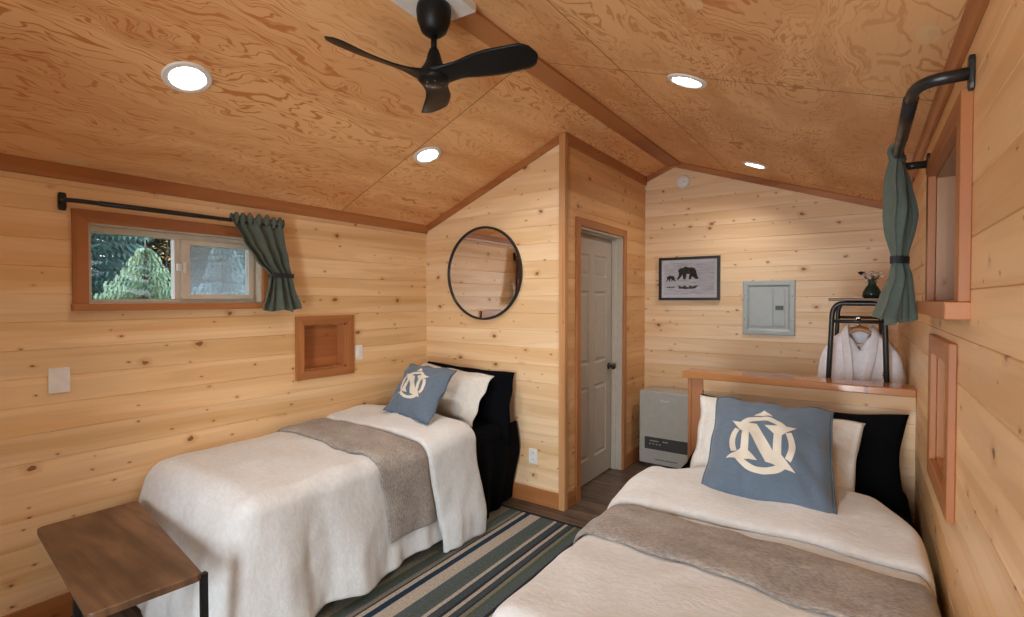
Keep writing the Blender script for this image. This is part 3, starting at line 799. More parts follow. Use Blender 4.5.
pillow('pillow', [(.14, 2.77, .655), (.88, 2.70, .62), (.845, 3.0, .945), (.10, 3.0, .99)], .16, pillow_w, 'cream pillow leaning on the black pillow under the round mirror', 'pillow', GW, 2, .09)
pillow('cushion', [(.385, 2.35, .735), (.875, 2.28, .725), (.735, 2.70, 1.015), (.25, 2.72, 1.015)], .15, blue_f, 'blue canvas cushion with cream N emblem beneath the round mirror', 'cushion', GC, 3, .03, .05, (-.07, -.03, .54, .56), blue_pipe)
pillow('pillow', [(2.25, 2.84, .50), (3.30, 2.66, .53), (3.285, 3.00, .965), (2.325, 3.06, .955)], .16, black_f, 'wide black pillow against the pine headboard, topped by cream pillow', 'pillow', GB, 6, .03, .10)
pillow('pillow', [(2.395, 2.54, .645), (3.085, 2.42, .64), (3.115, 2.88, .925), (2.365, 2.88, .985)], .16, pillow_w, 'cream pillow between the blue cushion and the pine headboard', 'pillow', GW, 7, .08)
pillow('cushion', [(2.545, 2.19, .705), (3.035, 2.12, .695), (2.995, 2.66, 1.015), (2.50, 2.68, 1.02)], .17, blue_f, 'blue canvas cushion with cream N emblem in front of the pine headboard', 'cushion', GC, 8, .03, .05, (-.06, -.13, .56, .56), blue_pipe)

# ------------------------------------------------------------------ headboard
hb = thing('headboard', (2.78, 3.2, 0), 'built-in pine plank headboard with glossy flat cap at the right bed', 'headboard')
bm = bmesh.new(); box(bm, (2.20, 3.10, 1.035), (W - .001, 3.285, 1.075), .006, 2); obj('cap', bm, cap_m, hb)
bm = bmesh.new(); box(bm, (2.228, 3.125, 0), (2.248, 3.265, 1.035)); box(bm, (2.249, 3.125, 0), (2.318, 3.15, 1.034)); obj('post', bm, fir_z, hb, mods=[M_bev(.002)])
bm = bmesh.new(); box(bm, (2.318, 3.128, .965), (W - .001, 3.15, 1.035)); obj('rail', bm, pine('pine_rail', 'x', board=0, knots=.35, seed=5, lo=(.52, .29, .13), hi=(.66, .42, .21)), hb, mods=[M_bev(.002)])
bm = bmesh.new(); plank_wall(bm, 3.145, 'x', -1, [(2.318, W - .001, .02, .966)]); box(bm, (2.249, 3.151, 0), (W - .001, 3.265, 1.034)); obj('plank_panel', bm, wall_b, hb)

# ------------------------------------------------------------------ bench at the foot of the left bed
be = thing('bench', (.6, .75, 0), 'low bench with dark oak top and black legs by the left bed', 'bench')
def rounded_poly(P, r, n=6):
    out = []
    m = len(P)
    for i in range(m):
        a, b, c = Vector(P[i - 1]), Vector(P[i]), Vector(P[(i + 1) % m])
        p0 = b + (a - b).normalized() * r; p2 = b + (c - b).normalized() * r
        out += arc_pts(p0, b, p2, n)
    return out
bm = bmesh.new()
prism(bm, rounded_poly([(.105, .612, .472), (1.075, .532, .472), (1.108, .862, .472), (.108, .992, .472)], .03), (0, 0, .028))
top = obj('top', bm, oak, be, mods=[M_bev(.004, 2)])
for x, y in ((.125, .985), (.66, .61), (1.04, .575), (1.080, .876)):
    bm = bmesh.new(); box(bm, (x - .011, y - .011, 0), (x + .011, y + .011, .485 if y > .8 else .472)); obj('leg', bm, black_m, be)
for ya, yb_, x in ((.62, .975, .30), (.60, .885, .90)):
    bm = bmesh.new(); box(bm, (x - .011, ya, .45), (x + .011, yb_, .472)); obj('crossbar', bm, black_m, be)

# ------------------------------------------------------------------ mirror, wall plates
mi = thing('wall_mirror', (.632, YP, 1.718), 'round thin black framed mirror on the pine partition wall', 'mirror')
bm = bmesh.new(); lathe(bm, [(.352, -.004), (.352, -.02), (.356, -.025), (.366, -.025), (.369, -.02), (.369, -.001), (.352, -.001)], (.632, YP, 1.718), 'y', 72); obj('frame', bm, black_m, mi, smooth=False)
bm = bmesh.new(); lathe(bm, [(0, -.012), (.353, -.012), (.353, -.006), (0, -.006)], (.632, YP, 1.718), 'y', 72); obj('mirror_glass', bm, mir, mi)
def plate(x0, x1, y0, y1, z0, z1, label, name, cat, kind):
    o = thing(name, ((x0 + x1) / 2, (y0 + y1) / 2, (z0 + z1) / 2), label, cat)
    bm = bmesh.new(); box(bm, (x0, y0, z0), (x1, y1, z1), .003, 2); obj('cover_plate', bm, white_p, o)
    if kind == 'rocker':
        yc, zc = (y0 + y1) / 2, (z0 + z1) / 2
        bm = bmesh.new(); box(bm, (x1 - .002, yc - .014, zc - .032), (x1 + .004, yc + .014, zc + .032), .003); obj('rocker', bm, white_p, o)
    elif kind == 'outlet':
        xc = (x0 + x1) / 2
        for zc in (z0 + .032, z1 - .032):
            bm = bmesh.new(); lathe(bm, [(.017, -.002), (.017, .002)], (xc, y0, zc), 'y', 20); r = obj('socket', bm, white_p, o)
            bm = bmesh.new()
            for dx in (-.006, .006): box(bm, (xc + dx - .001, y0 - .003, zc - .002), (xc + dx + .001, y0 - .0015, zc + .008))
            obj('slots', bm, black_m, r)
    return o
plate(.0, .008, .683, .762, 1.072, 1.19, 'white blank wall plate on the left wall above the bench', 'wall_plate', 'wall plate', 'blank')
plate(.0, .008, 2.405, 2.47, 1.06, 1.17, 'small white light switch just right of the square niche', 'light_switch', 'light switch', 'rocker')
plate(1.06, 1.135, YP - .008, YP, .29, .402, 'white power outlet low on the partition wall below the mirror', 'power_outlet', 'outlet', 'outlet')

# ------------------------------------------------------------------ curtains and rods
def curtain(keys, ztie, label, nf=6, sd=0, out=1):
    """keys: (z, xa, ya, xb, yb, fold depth) down the cloth, smoothly joined"""
    k0 = keys[0]
    th = thing('curtain', ((k0[1] + k0[3]) / 2, (k0[2] + k0[4]) / 2, k0[0]), label, 'curtain')
    def at(z):
        ks = keys
        for a, b in zip(ks, ks[1:]):
            if z >= b[0] or b is ks[-1]:
                t = max(0, min(1, (a[0] - z) / (a[0] - b[0]))); t = t * t * (3 - 2 * t) * .5 + t * .5
                return [lerp(p, q, t) for p, q in zip(a, b)]
    def f(u, v):
        z = lerp(keys[0][0], keys[-1][0], v); _, xa, ya, xb, yb, am = at(z)
        ph = u * nf * 2 * math.pi + 2.1 * math.sin(u * 4.3 + sd) + 1.2 * N3(u * 2.5, v * 2.5, sd)
        d = Vector((xb - xa, yb - ya, 0)); L = d.length; d /= L; n_ = Vector((d.y, -d.x, 0)) * out
        sh = math.sin(ph) * .75 + .35 * math.sin(ph * .43 + sd * 2) + .25 * N3(u * 9, v * 5, sd + 3)
        p = Vector((xa, ya, z)) + d * (L * u + .010 * math.cos(ph) * min(1, L / .2)) + n_ * am * sh
        p.z += (.012 * math.sin(ph * .5 + 1) + .015 * N3(u * 4, sd)) * smoothstep(.85, 1, v)
        return p
    bm = bmesh.new(); grid(bm, f, 130, 60)
    obj('fabric', bm, curt_m, th, smooth=True, mods=[M_solid(.003, 0)])
    bm = bmesh.new(); _, xa, ya, xb, yb, am = keys[0]
    def g(u, v):
        a = 2 * math.pi * v; ph = u * nf * 2 * math.pi + 2.1 * math.sin(u * 4.3 + sd)
        rr = .017 + .008 * math.sin(ph * 1.7) + .006 * N3(u * 22, v * 3)
        return Vector((lerp(xa, xb, u) + rr * math.cos(a), lerp(ya, yb, u) + .004 * N3(u * 18, v * 4, 4), k0[0] + .004 + rr * 1.5 * math.sin(a) + .006 * N3(u * 14, 5)))
    grid(bm, g, 100, 14); bmesh.ops.remove_doubles(bm, verts=bm.verts, dist=1e-5)
    obj('header', bm, curt_m, th, smooth=True)
    _, xa, ya, xb, yb, am = at(ztie); c = Vector(((xa + xb) / 2, (ya + yb) / 2, ztie)); d = Vector((xb - xa, yb - ya, 0)); L = d.length; d /= L; n_ = Vector((d.y, -d.x, 0))
    bm = bmesh.new(); pts = [c + d * (L / 2 + .010) * math.cos(t) + n_ * (am * 1.15 + .008) * math.sin(t) for t in [2 * math.pi * k / 36 for k in range(36)]]
    for k in range(36):
        a, b = pts[k], pts[(k + 1) % 36]
        bm.faces.new([bm.verts.new(p + Vector((0, 0, dz))) for p, dz in ((a, -.014), (b, -.014), (b, .014), (a, .014))])
    bmesh.ops.remove_doubles(bm, verts=bm.verts, dist=1e-5)
    obj('tie_strap', bm, velcro, th, mods=[M_solid(.003, 1)])
    return th
def rod(x, xw, out, ya, yb_, z, label, r=.011):
    th = thing('curtain_rod', (xw, ya, z), label, 'curtain rod')
    xo = x
    pts = [Vector((xw + out * .002, ya, z))] + arc_pts((xw + out * .06, ya, z), (xo, ya, z), (xo, ya + .10, z), 8) + arc_pts((xo, yb_ - .10, z), (xo, yb_, z), (xw + out * .06, yb_, z), 8) + [Vector((xw + out * .002, yb_, z))]
    bm = bmesh.new(); tube(bm, pts, r, 14); obj('rod', bm, black_m, th, smooth=True)
    bm = bmesh.new(); tube(bm, [(xo, ya + .12, z), (xo, lerp(ya, yb_, .55), z)], r * 1.18, 14); obj('sleeve', bm, black_m, th, smooth=True)
    for y in (ya, yb_):
        bm = bmesh.new()
        prism(bm, [(xw, y - .012, z - .042), (xw, y + .012, z - .042), (xw, y + .016, z - .028), (xw, y + .016, z + .028), (xw, y + .012, z + .042), (xw, y - .012, z + .042), (xw, y - .016, z + .028), (xw, y - .016, z - .028)], (out * .012, 0, 0))
        obj('wall_bracket', bm, black_m, th, mods=[M_bev(.003)])
    return th
rod(.085, 0, 1, .742, 1.80, 1.972, 'slim black curtain rod over the sliding window on the left wall', .0105)
curtain([(1.985, .09, 1.475, .09, 1.795, .014), (1.86, .095, 1.54, .095, 1.81, .020), (1.75, .10, 1.615, .10, 1.825, .022), (1.66, .10, 1.70, .095, 1.85, .016), (1.60, .10, 1.69, .095, 1.865, .020), (1.44, .105, 1.655, .09, 1.915, .026)], 1.66,
        'short green curtain tied back at the right of the sliding window', nf=5, sd=1.0)
rod(3.203, W, -1, 1.655, 2.66, 2.062, 'curved black wraparound curtain rod on the right wall', .0155)
curtain([(2.070, 3.192, 2.42, 3.212, 2.60, .016), (1.97, 3.185, 2.40, 3.235, 2.62, .030), (1.84, 3.180, 2.40, 3.258, 2.60, .034), (1.665, 3.196, 2.46, 3.236, 2.54, .014), (1.60, 3.190, 2.42, 3.245, 2.54, .022), (1.515, 3.165, 2.38, 3.25, 2.54, .030), (1.43, 3.140, 2.34, 3.262, 2.54, .034)], 1.665,
        'short green curtain bunched and tied at the right wall window', nf=4, sd=4.0, out=-1)

# ------------------------------------------------------------------ ceiling fan
FX, FY = XR, 1.543
fan = thing('ceiling_fan', (FX, FY, 2.76), 'matte black three blade ceiling fan hanging from the ridge', 'ceiling fan')
bm = bmesh.new(); box(bm, (FX - .125, FY - .125, 2.722), (FX + .125, FY + .125, 2.762), .003)
for v in bm.verts: v.co = Matrix.Rotation(R(4), 3, 'Z') @ (v.co - Vector((FX, FY, 0))) + Vector((FX, FY, 0))
obj('mounting_block', bm, white_p, fan)
bm = bmesh.new(); lathe(bm, [(0, 2.724), (.068, 2.724), (.072, 2.70), (.068, 2.66), (.052, 2.618), (.030, 2.60), (0, 2.60)], (FX, FY, 0), n=40); obj('canopy', bm, black_mat, fan, smooth=True)
bm = bmesh.new(); tube(bm, [(FX, FY, 2.61), (FX, FY, 2.52)], .0125, 20); obj('downrod', bm, black_mat, fan, smooth=True)
bm = bmesh.new(); lathe(bm, [(0, 2.548), (.018, 2.546), (.024, 2.53), (.032, 2.50), (.042, 2.478), (.055, 2.46), (.066, 2.44), (.068, 2.42), (.055, 2.407), (0, 2.403)], (FX, FY, 0), n=40)
hub = obj('motor_housing', bm, black_mat, fan, smooth=True)
for k in range(6):
    a = R(60 * k + 20); bm = bmesh.new(); lathe(bm, [(0, -.0025), (.003, -.002), (.003, 0)], (FX + .034 * math.cos(a), FY + .034 * math.sin(a), 2.4045), n=10); obj('screw', bm, chrome, hub)
for th0 in (12, 132, 252):
    bm = bmesh.new(); a = R(th0); rd = Vector((math.cos(a), math.sin(a), 0)); tg = Vector((-math.sin(a), math.cos(a), 0))
    rows = []; NR, NC = 26, 10
    for side in (1, -1):
        g_ = []
        for i in range(NR + 1):
            t = i / NR; r = lerp(.0, .448, t)
            half = lerp(.070, .050, smoothstep(0, .30, t)) + .018 * smoothstep(.25, .65, t)
            if t > .86: half *= math.sqrt(max(.0, 1 - ((t - .86) / .1415) ** 2)) * .98 + .02
            cen = -.018 * math.sin(t * math.pi) + .018 * t
            pit = lerp(R(6), R(21), smoothstep(.05, .45, t)) - R(4) * smoothstep(.5, 1, t)
            z0 = 2.433 + .012 * t + .006 * smoothstep(.6, 1, t)
            row = []
            for j in range(NC + 1):
                c = -1 + 2 * j / NC; thk = (.0065 * (1 - .5 * t) + .014 * smoothstep(.3, 0, t)) * math.sqrt(max(0, 1 - c * c)) * (1 if t < .98 else .5) + .0002
                p = Vector((FX, FY, 0)) + rd * r + tg * (cen + c * half * math.cos(pit))
                p.z = z0 - c * half * math.sin(pit) + side * thk - .010 * (1 - c * c) * 0
                row.append(bm.verts.new(p))
            g_.append(row)
        for i in range(NR):
            for j in range(NC):
                q = (g_[i][j], g_[i + 1][j], g_[i + 1][j + 1], g_[i][j + 1]); bm.faces.new(q if side > 0 else q[::-1])
    bmesh.ops.remove_doubles(bm, verts=bm.verts, dist=.0006)
    bmesh.ops.recalc_face_normals(bm, faces=bm.faces)
    obj('blade', bm, black_mat, fan, smooth=True)

# ------------------------------------------------------------------ recessed lights
def downlight(x, y, label, power):
    z = zceil(x); m = .4044 if x < XR else -.350
    ang = math.atan(m)
    th = thing('recessed_light', (x, y, z), label, 'ceiling light', 'recessed ceiling lights')
    rot = Matrix.Rotation(-ang, 4, 'Y')
    T = Matrix.Translation((x, y, z)) @ rot
    bm = bmesh.new(); lathe(bm, [(.066, -.004), (.070, -.008), (.088, -.006), (.093, -.0005), (.093, .004), (.066, .004)], (0, 0, 0), n=48)
    bmesh.ops.recalc_face_normals(bm, faces=bm.faces); bmesh.ops.transform(bm, matrix=T, verts=bm.verts); obj('trim_ring', bm, white_p, th)
    bm = bmesh.new(); lathe(bm, [(0, -.004), (.067, -.004), (.067, .0), (0, .0)], (0, 0, 0), n=48); bmesh.ops.transform(bm, matrix=T, verts=bm.verts); obj('diffuser', bm, emis, th)
    ld = bpy.data.lights.new('downlight', 'AREA'); ld.shape = 'DISK'; ld.size = .13; ld.energy = power; ld.color = (1.0, .95, .88); ld.spread = R(140)
    lo = bpy.data.objects.new('downlight', ld); lo.matrix_world = Matrix.Translation((x, y, z)) @ rot @ Matrix.Translation((0, 0, -.012)); COL.objects.link(lo)
PW = 6.0
downlight(.755, .975, 'recessed round ceiling light left of the fan, nearest the sliding window', PW)
downlight(.766, 2.39, 'recessed round ceiling light in front of the round mirror', PW)
downlight(2.418, 2.40, 'recessed round ceiling light between the fan and the bent curtain rod', PW)
downlight(2.418, 4.18, 'recessed round ceiling light nearest the electrical panel wall', PW)
for x, y in ():      # the row goes on above and behind the viewpoint
    ld = bpy.data.lights.new('downlight', 'AREA'); ld.shape = 'DISK'; ld.size = .13; ld.energy = PW; ld.color = (1.0, .95, .88)
    lo = bpy.data.objects.new('downlight', ld); lo.location = (x, y, zceil(x) - .02); COL.objects.link(lo)

# ------------------------------------------------------------------ back wall: detector, picture, panel, heater
sd_ = thing('smoke_detector', (1.715, YB, 2.602), 'small round white smoke detector high on the back wall below the ridge', 'smoke detector')
bm = bmesh.new(); lathe(bm, [(0, -.036), (.042, -.036), (.056, -.030), (.063, -.012), (.063, 0), (0, 0)], (1.715, YB, 2.602), 'y', 36); bd = obj('body', bm, white_p, sd_, smooth=True)
bm = bmesh.new(); lathe(bm, [(0, -.039), (.008, -.039), (.009, -.035)], (1.735, YB, 2.597), 'y', 16); obj('test_button', bm, heater_m, bd)

pc = thing('framed_picture', (1.773, YB, 1.50), 'black framed grey photograph of two walking bears on the back wall', 'picture')
px0, px1, pz0, pz1 = 1.497, 2.048, 1.503, 1.903
bm = bmesh.new()
for a in [((px0, YB - .028, pz0), (px0 + .024, YB, pz1)), ((px1 - .024, YB - .028, pz0), (px1, YB, pz1)), ((px0 + .024, YB - .028, pz1 - .024), (px1 - .024, YB, pz1)), ((px0 + .024, YB - .028, pz0), (px1 - .024, YB, pz0 + .024))]: box(bm, *a)
obj('frame', bm, black_m, pc)
bm = bmesh.new(); box(bm, (px0 + .02, YB - .012, pz0 + .02), (px1 - .02, YB - .004, pz1 - .02)); obj('mat_board', bm, plain('mat_board', (.93, .92, .95), .8), pc)
pm = NT('grey_shore_photo'); o_ = pm.xyz()
f_ = pm.noise(pm.comb(pm.math('MULTIPLY', o_[0], 8), 0, pm.math('MULTIPLY', o_[2], 120)), 1, 3, .6)
pm.set(Base_Color=pm.mix(pm.range(f_, .35, .7), (.92, .89, .95), (.62, .59, .65)), Roughness=.7)
bm = bmesh.new(); box(bm, (px0 + .048, YB - .014, pz0 + .052), (px1 - .048, YB - .0118, pz1 - .052)); prn = obj('print', bm, pm.m, pc)
def bear(cx, cz, s, dirn=-1):
    """side view of a walking bear drawn as one outline, unit length about 1"""
    P_ = [(-.50, .20), (-.47, .27), (-.40, .34), (-.36, .40), (-.32, .35), (-.22, .38), (-.10, .46), (.05, .40), (.25, .40), (.40, .34), (.47, .22), (.50, .05), (.56, -.14), (.60, -.20), (.50, -.24), (.44, -.22), (.38, -.04), (.30, .02), (.24, -.10), (.20, -.24), (.08, -.24), (.10, -.18), (.13, .04), (-.02, .06), (-.10, .04), (-.12, -.12), (-.08, -.24), (-.20, -.24), (-.22, -.12), (-.25, .02), (-.33, -.10), (-.44, -.24), (-.56, -.24), (-.52, -.17), (-.40, .02), (-.36, .14), (-.44, .16)]
    return [(cx + dirn * -1 * x * s, cz + z * s) for x, z in P_]
def flat(bm, pts2, y=YB - .0155):
    vs = [bm.verts.new((x, y, z)) for x, z in pts2]
    f = bm.faces.new(vs); bmesh.ops.triangulate(bm, faces=[f])
ink = plain('black_ink', (.025, .023, .025), .7)
bm = bmesh.new(); flat(bm, bear(1.759, 1.738, .172)); flat(bm, bear(1.607, 1.700, .078)); obj('print_bears', bm, ink, prn)
ink2 = plain('grey_ink', (.07, .066, .07), .7)
bm = bmesh.new()
for cx, cz, q in ((1.759, 1.738, .172), (1.607, 1.700, .078)):
    flat(bm, [(x, 1.628 - (z - cz) * .28) for x, z in bear(cx, cz, q)])
obj('print_reflection', bm, ink2, prn)
bm = bmesh.new(); box(bm, (px0 + .022, YB - .0205, pz0 + .022), (px1 - .022, YB - .018, pz1 - .022)); obj('glass', bm, glass, pc)

ep = thing('electrical_panel', (2.436, YB, 1.21), 'grey metal electrical breaker panel flush on the back wall', 'electrical panel')
ex0, ex1, ez0, ez1 = 2.236, 2.637, 1.208, 1.670
bm = bmesh.new()
prev = None
for ins, dy in ((0, -.002), (0, -.012), (.006, -.016), (.036, -.016), (.052, -.006), (.056, -.006)):
    ring = [bm.verts.new((x, YB + dy, z)) for x, z in ((ex0 + ins, ez0 + ins), (ex1 - ins, ez0 + ins), (ex1 - ins, ez1 - ins), (ex0 + ins, ez1 - ins))]
    if prev:
        for k in range(4): bm.faces.new((prev[k], prev[(k + 1) % 4], ring[(k + 1) % 4], ring[k]))
    prev = ring
bm.faces.new(prev); bmesh.ops.recalc_face_normals(bm, faces=bm.faces)
obj('cover', bm, steel_m, ep)
bm = bmesh.new(); box(bm, (ex0 + .066, YB - .014, ez0 + .075), (ex0 + .235, YB - .006, ez1 - .068), .002); dr = obj('door', bm, steel_m, ep)
for hz_ in (ez0 + .13, ez1 - .17):
    bm = bmesh.new(); box(bm, (ex0 + .060, YB - .016, hz_), (ex0 + .068, YB - .006, hz_ + .04)); obj('hinge', bm, steel_m, dr)
bm = bmesh.new(); box(bm, (ex0 + .240, YB - .014, ez0 + .075), (ex0 + .325, YB - .006, ez1 - .068), .002); d2 = obj('breaker_cover', bm, steel_m, ep)
bm = bmesh.new(); box(bm, (ex0 + .255, YB - .020, ez0 + .215), (ex0 + .315, YB - .012, ez0 + .25), .003); obj('latch', bm, black_m, d2)
for sx in (ex0 + .02, ex1 - .02):
    for sz in (ez0 + .13, ez1 - .13):
        bm = bmesh.new(); lathe(bm, [(0, -.021), (.006, -.020), (.007, -.016)], (sx, YB, sz), 'y', 14); obj('screw', bm, chrome, ep)

ht = thing('wall_heater', (1.65, 4.55, 0), 'grey upright wall heater with dark control strip in the back corner', 'heater')
hx0, hx1, hy0, hz0, hz1 = 1.435, 1.93, 4.42, .035, .685
bm = bmesh.new(); box(bm, (hx0, hy0, hz0), (hx1, 4.70, hz1), .008, 3); bd = obj('body', bm, heater_m, ht)
bm = bmesh.new(); box(bm, (hx0 + .03, 4.47, 0), (hx1 - .03, 4.66, hz0 + .002)); obj('base', bm, heater_d, ht)
bm = bmesh.new(); box(bm, (hx0 + .05, hy0 - .002, .165), (hx1 - .012, hy0 + .01, .275), .002); cp = obj('control_strip', bm, heater_d, ht)
bm = bmesh.new()
for k in range(5): box(bm, (hx0 + .10 + k * .016, hy0 - .003, .238), (hx0 + .112 + k * .016, hy0 - .0018, .247))
obj('display_marks', bm, heater_m, cp)
bm = bmesh.new()
for k in range(3): box(bm, (hx0 + .215 + k * .017, hy0 - .003, .240), (hx0 + .228 + k * .017, hy0 - .0018, .249))
obj('display_marks', bm, heater_m, cp)
for k in range(4):
    bm = bmesh.new(); lathe(bm, [(.006, -.0035), (.006, -.0015)], (hx0 + .10 + k * .03, hy0, .215), 'y', 12); obj('button', bm, heater_m, cp)
def text_obj(name, body, size, loc, rot, mat, parent, align='CENTER'):
    cu = bpy.data.curves.new(name, 'FONT'); cu.body = body; cu.size = size; cu.extrude = .0005; cu.align_x = align
    tmp = bpy.data.objects.new('lettering_outline', cu); me = bpy.data.meshes.new_from_object(tmp); bpy.data.objects.remove(tmp); bpy.data.curves.remove(cu)
    o = bpy.data.objects.new(name, me); me.materials.clear(); me.materials.append(mat); o.parent = parent
    o.location = Vector(loc) - wloc(parent); o.rotation_euler = rot; COL.objects.link(o); return o
text_obj('maker_lettering', 'Rinnai', .030, (1.665, hy0 - .0015, .60), (R(90), 0, 0), white_p, bd)
bm = bmesh.new()
for k in range(9): box(bm, (hx0 + .15 + k * .022, hy0 - .002, .075), (hx0 + .166 + k * .022, hy0 + .001, .083))
obj('lower_vent', bm, heater_d, bd)

# ------------------------------------------------------------------ clothes rack, robes, vase
rk = thing('clothes_rack', (3.075, 3.9, 0), 'black tube clothes rack with brown top shelf behind the pine headboard', 'clothes rack')
def aframe(y, ztop_=1.488, r=.0135):
    bm = bmesh.new()
    L = [(2.895, y, 0), (2.952, y, ztop_ - .07)] ; Rr_ = [(3.198, y, ztop_ - .07), (3.245, y, 0)]
    pts = [Vector(L[0]), Vector(L[1])] + arc_pts(L[1], (2.956, y, ztop_), (3.005, y, ztop_), 8)[1:] + arc_pts((3.145, y, ztop_), (3.194, y, ztop_), Rr_[0], 8) + [Vector(Rr_[1])]
    tube(bm, pts, r, 14); return bm
for y in (3.46, 4.28):
    fr = obj('end_frame', aframe(y), black_m, rk, smooth=True)
    bm = bmesh.new(); tube(bm, [(2.955, y, 1.385), (3.197, y, 1.385)], .010, 12); obj('crossbar', bm, black_m, fr, smooth=True)
    for x in (2.895, 3.245):
        bm = bmesh.new(); lathe(bm, [(.017, 0), (.017, .03)], (x, y, 0), n=14); obj('rubber_foot', bm, black_m, fr)
bm = bmesh.new(); tube(bm, [(3.075, 3.46, 1.385), (3.075, 4.28, 1.385)], .011, 14); obj('hanging_bar', bm, black_m, rk, smooth=True)
bm = bmesh.new(); box(bm, (2.935, 3.42, 1.503), (3.215, 4.32, 1.518), .004); obj('shelf', bm, oak, rk)
for x in (2.93, 3.22):
    bm = bmesh.new(); tube(bm, [(x, 3.46, .5), (x, 4.28, .5)], .008, 10); obj('side_rail', bm, black_m, rk, smooth=True)
def robe(y, w, label, sd, emblem=False):
    th = thing('bathrobe', (3.08, y, 1.3), label, 'bathrobe', 'white robes on the rack')
    cx = 3.085
    def sect(z):
        """half width, half depth by height"""
        if z > 1.19:
            t = (z - 1.19) / (1.335 - 1.19); K = [(0, .190), (.3, .178), (.55, .150), (.76, .105), (1.01, .050)]
            for (a_, p_), (b_, q_) in zip(K, K[1:]):
                if t <= b_: return lerp(p_, q_, (t - a_) / (b_ - a_)) * w, lerp(.05, .03, t)
        t = (1.19 - z) / .95; return lerp(.195, .215, min(1, t * 2)) * w, lerp(.05, .075, min(1, t * 2))
    bm = bmesh.new()
    def f(u, v):
        z = lerp(1.335, .30, v ** .9); hw, hd = sect(z); a = 2 * math.pi * u
        fo = .010 * math.sin(a * 7 + sd) * min(1, v * 2.5)
        x = cx + hw * math.copysign(abs(math.cos(a)) ** .7, math.cos(a)); yy = y + (hd + fo) * math.sin(a)
        z += .006 * N3(a, v * 3, sd)
        if math.sin(a) < 0 and v < .25: z -= .13 * max(0, 1 - abs(x - cx) / .062) * (1 - v / .25)
        return Vector((x, yy, z))
    grid(bm, f, 64, 40); bmesh.ops.remove_doubles(bm, verts=bm.verts, dist=1e-4)
    obj('body', bm, robe_m, th, smooth=True, mods=[M_solid(.004, 0)])
    for s in (-1, 1):
        bm = bmesh.new()
        pts = [(cx + s * .150 * w, y, 1.232), (cx + s * .176 * w, y - .003, 1.185), (cx + s * .186 * w, y - .005, 1.10), (cx + s * .195 * w, y - .012, .95), (cx + s * .19 * w, y - .02, .72)]
        tube(bm, pts, .05, 18, True, [.022, .038, .044, .048, .054])
        for v in bm.verts: v.co.y = y + (v.co.y - y) * .75
        obj('sleeve', bm, robe_m, th, smooth=True, mods=[M_sub(1)])
        # lapel: shawl collar from behind the neck crossing the chest
        bm = bmesh.new(); c = [(s * .052, .030, 1.350), (s * .058, -.028, 1.335), (s * .050, -.062, 1.27), (s * .030, -.075, 1.15), (s * .012 - .015, -.085, 1.0), (-.02, -.090, .85)]
        wd = [.022, .034, .044, .046, .044, .040]
        L1, L2 = [], []
        for (dx, dy, z), q in zip(c, wd):
            L1.append(bm.verts.new((cx + dx, y + dy, z + .004))); L2.append(bm.verts.new((cx + dx + s * q, y + dy + .014, z - .010)))
        for k in range(len(c) - 1): bm.faces.new((L1[k], L1[k + 1], L2[k + 1], L2[k]))
        obj('lapel', bm, robe_m, th, smooth=True, mods=[M_solid(.012, 0), M_sub(2)])
    if emblem:
        bm = bmesh.new()
        for a, b in (((0, .016), .010), ((0, -.012), .008), ((0, .002), .012)):
            p = Vector((cx + .115, y - .092, 1.075 + a[1])); d = b
            vs = [bm.verts.new(p + Vector(q)) for q in ((-d * .7, 0, 0), (0, 0, -d), (d * .7, 0, 0), (0, 0, d))]; bm.faces.new(vs)
        obj('stitched_emblem', bm, red_m, th, mods=[M_solid(.006, 0)])
        bm = bmesh.new(); box(bm, (cx - .022, y - .02, 1.235), (cx + .018, y - .017, 1.247)); obj('neck_label', bm, hang_m, th)
    hg = thing('coat_hanger', (3.075, y, 1.385), 'wooden hanger with chrome hook holding the %s robe' % ('front' if emblem else 'rear'), 'hanger', 'hangers on the rack')
    bm = bmesh.new(); tube(bm, [(cx - .16, y, 1.235), (cx - .10, y, 1.285), (cx - .03, y, 1.325), (cx, y, 1.335), (cx + .03, y, 1.325), (cx + .10, y, 1.285), (cx + .16, y, 1.235)], .009, 10, True, [.008, .011, .012, .014, .012, .011, .008])
    obj('shoulder_bar', bm, hang_m, hg, smooth=True)
    bm = bmesh.new(); hp = [Vector((cx - .01, y, 1.335)), Vector((cx - .01, y, 1.365))] + [Vector((3.075 + .0145 * math.cos(t), y, 1.385 + .0145 * math.sin(t))) for t in [R(250 - 18 * k) for k in range(14)]]
    tube(bm, hp, .002, 8); obj('hook', bm, chrome, hg, smooth=True)
robe(3.66, .90, 'front white bathrobe with small dark red emblem on the rack', 1.0, True)
robe(3.86, .93, 'rear white bathrobe hanging half hidden behind the one with the emblem', 2.0)

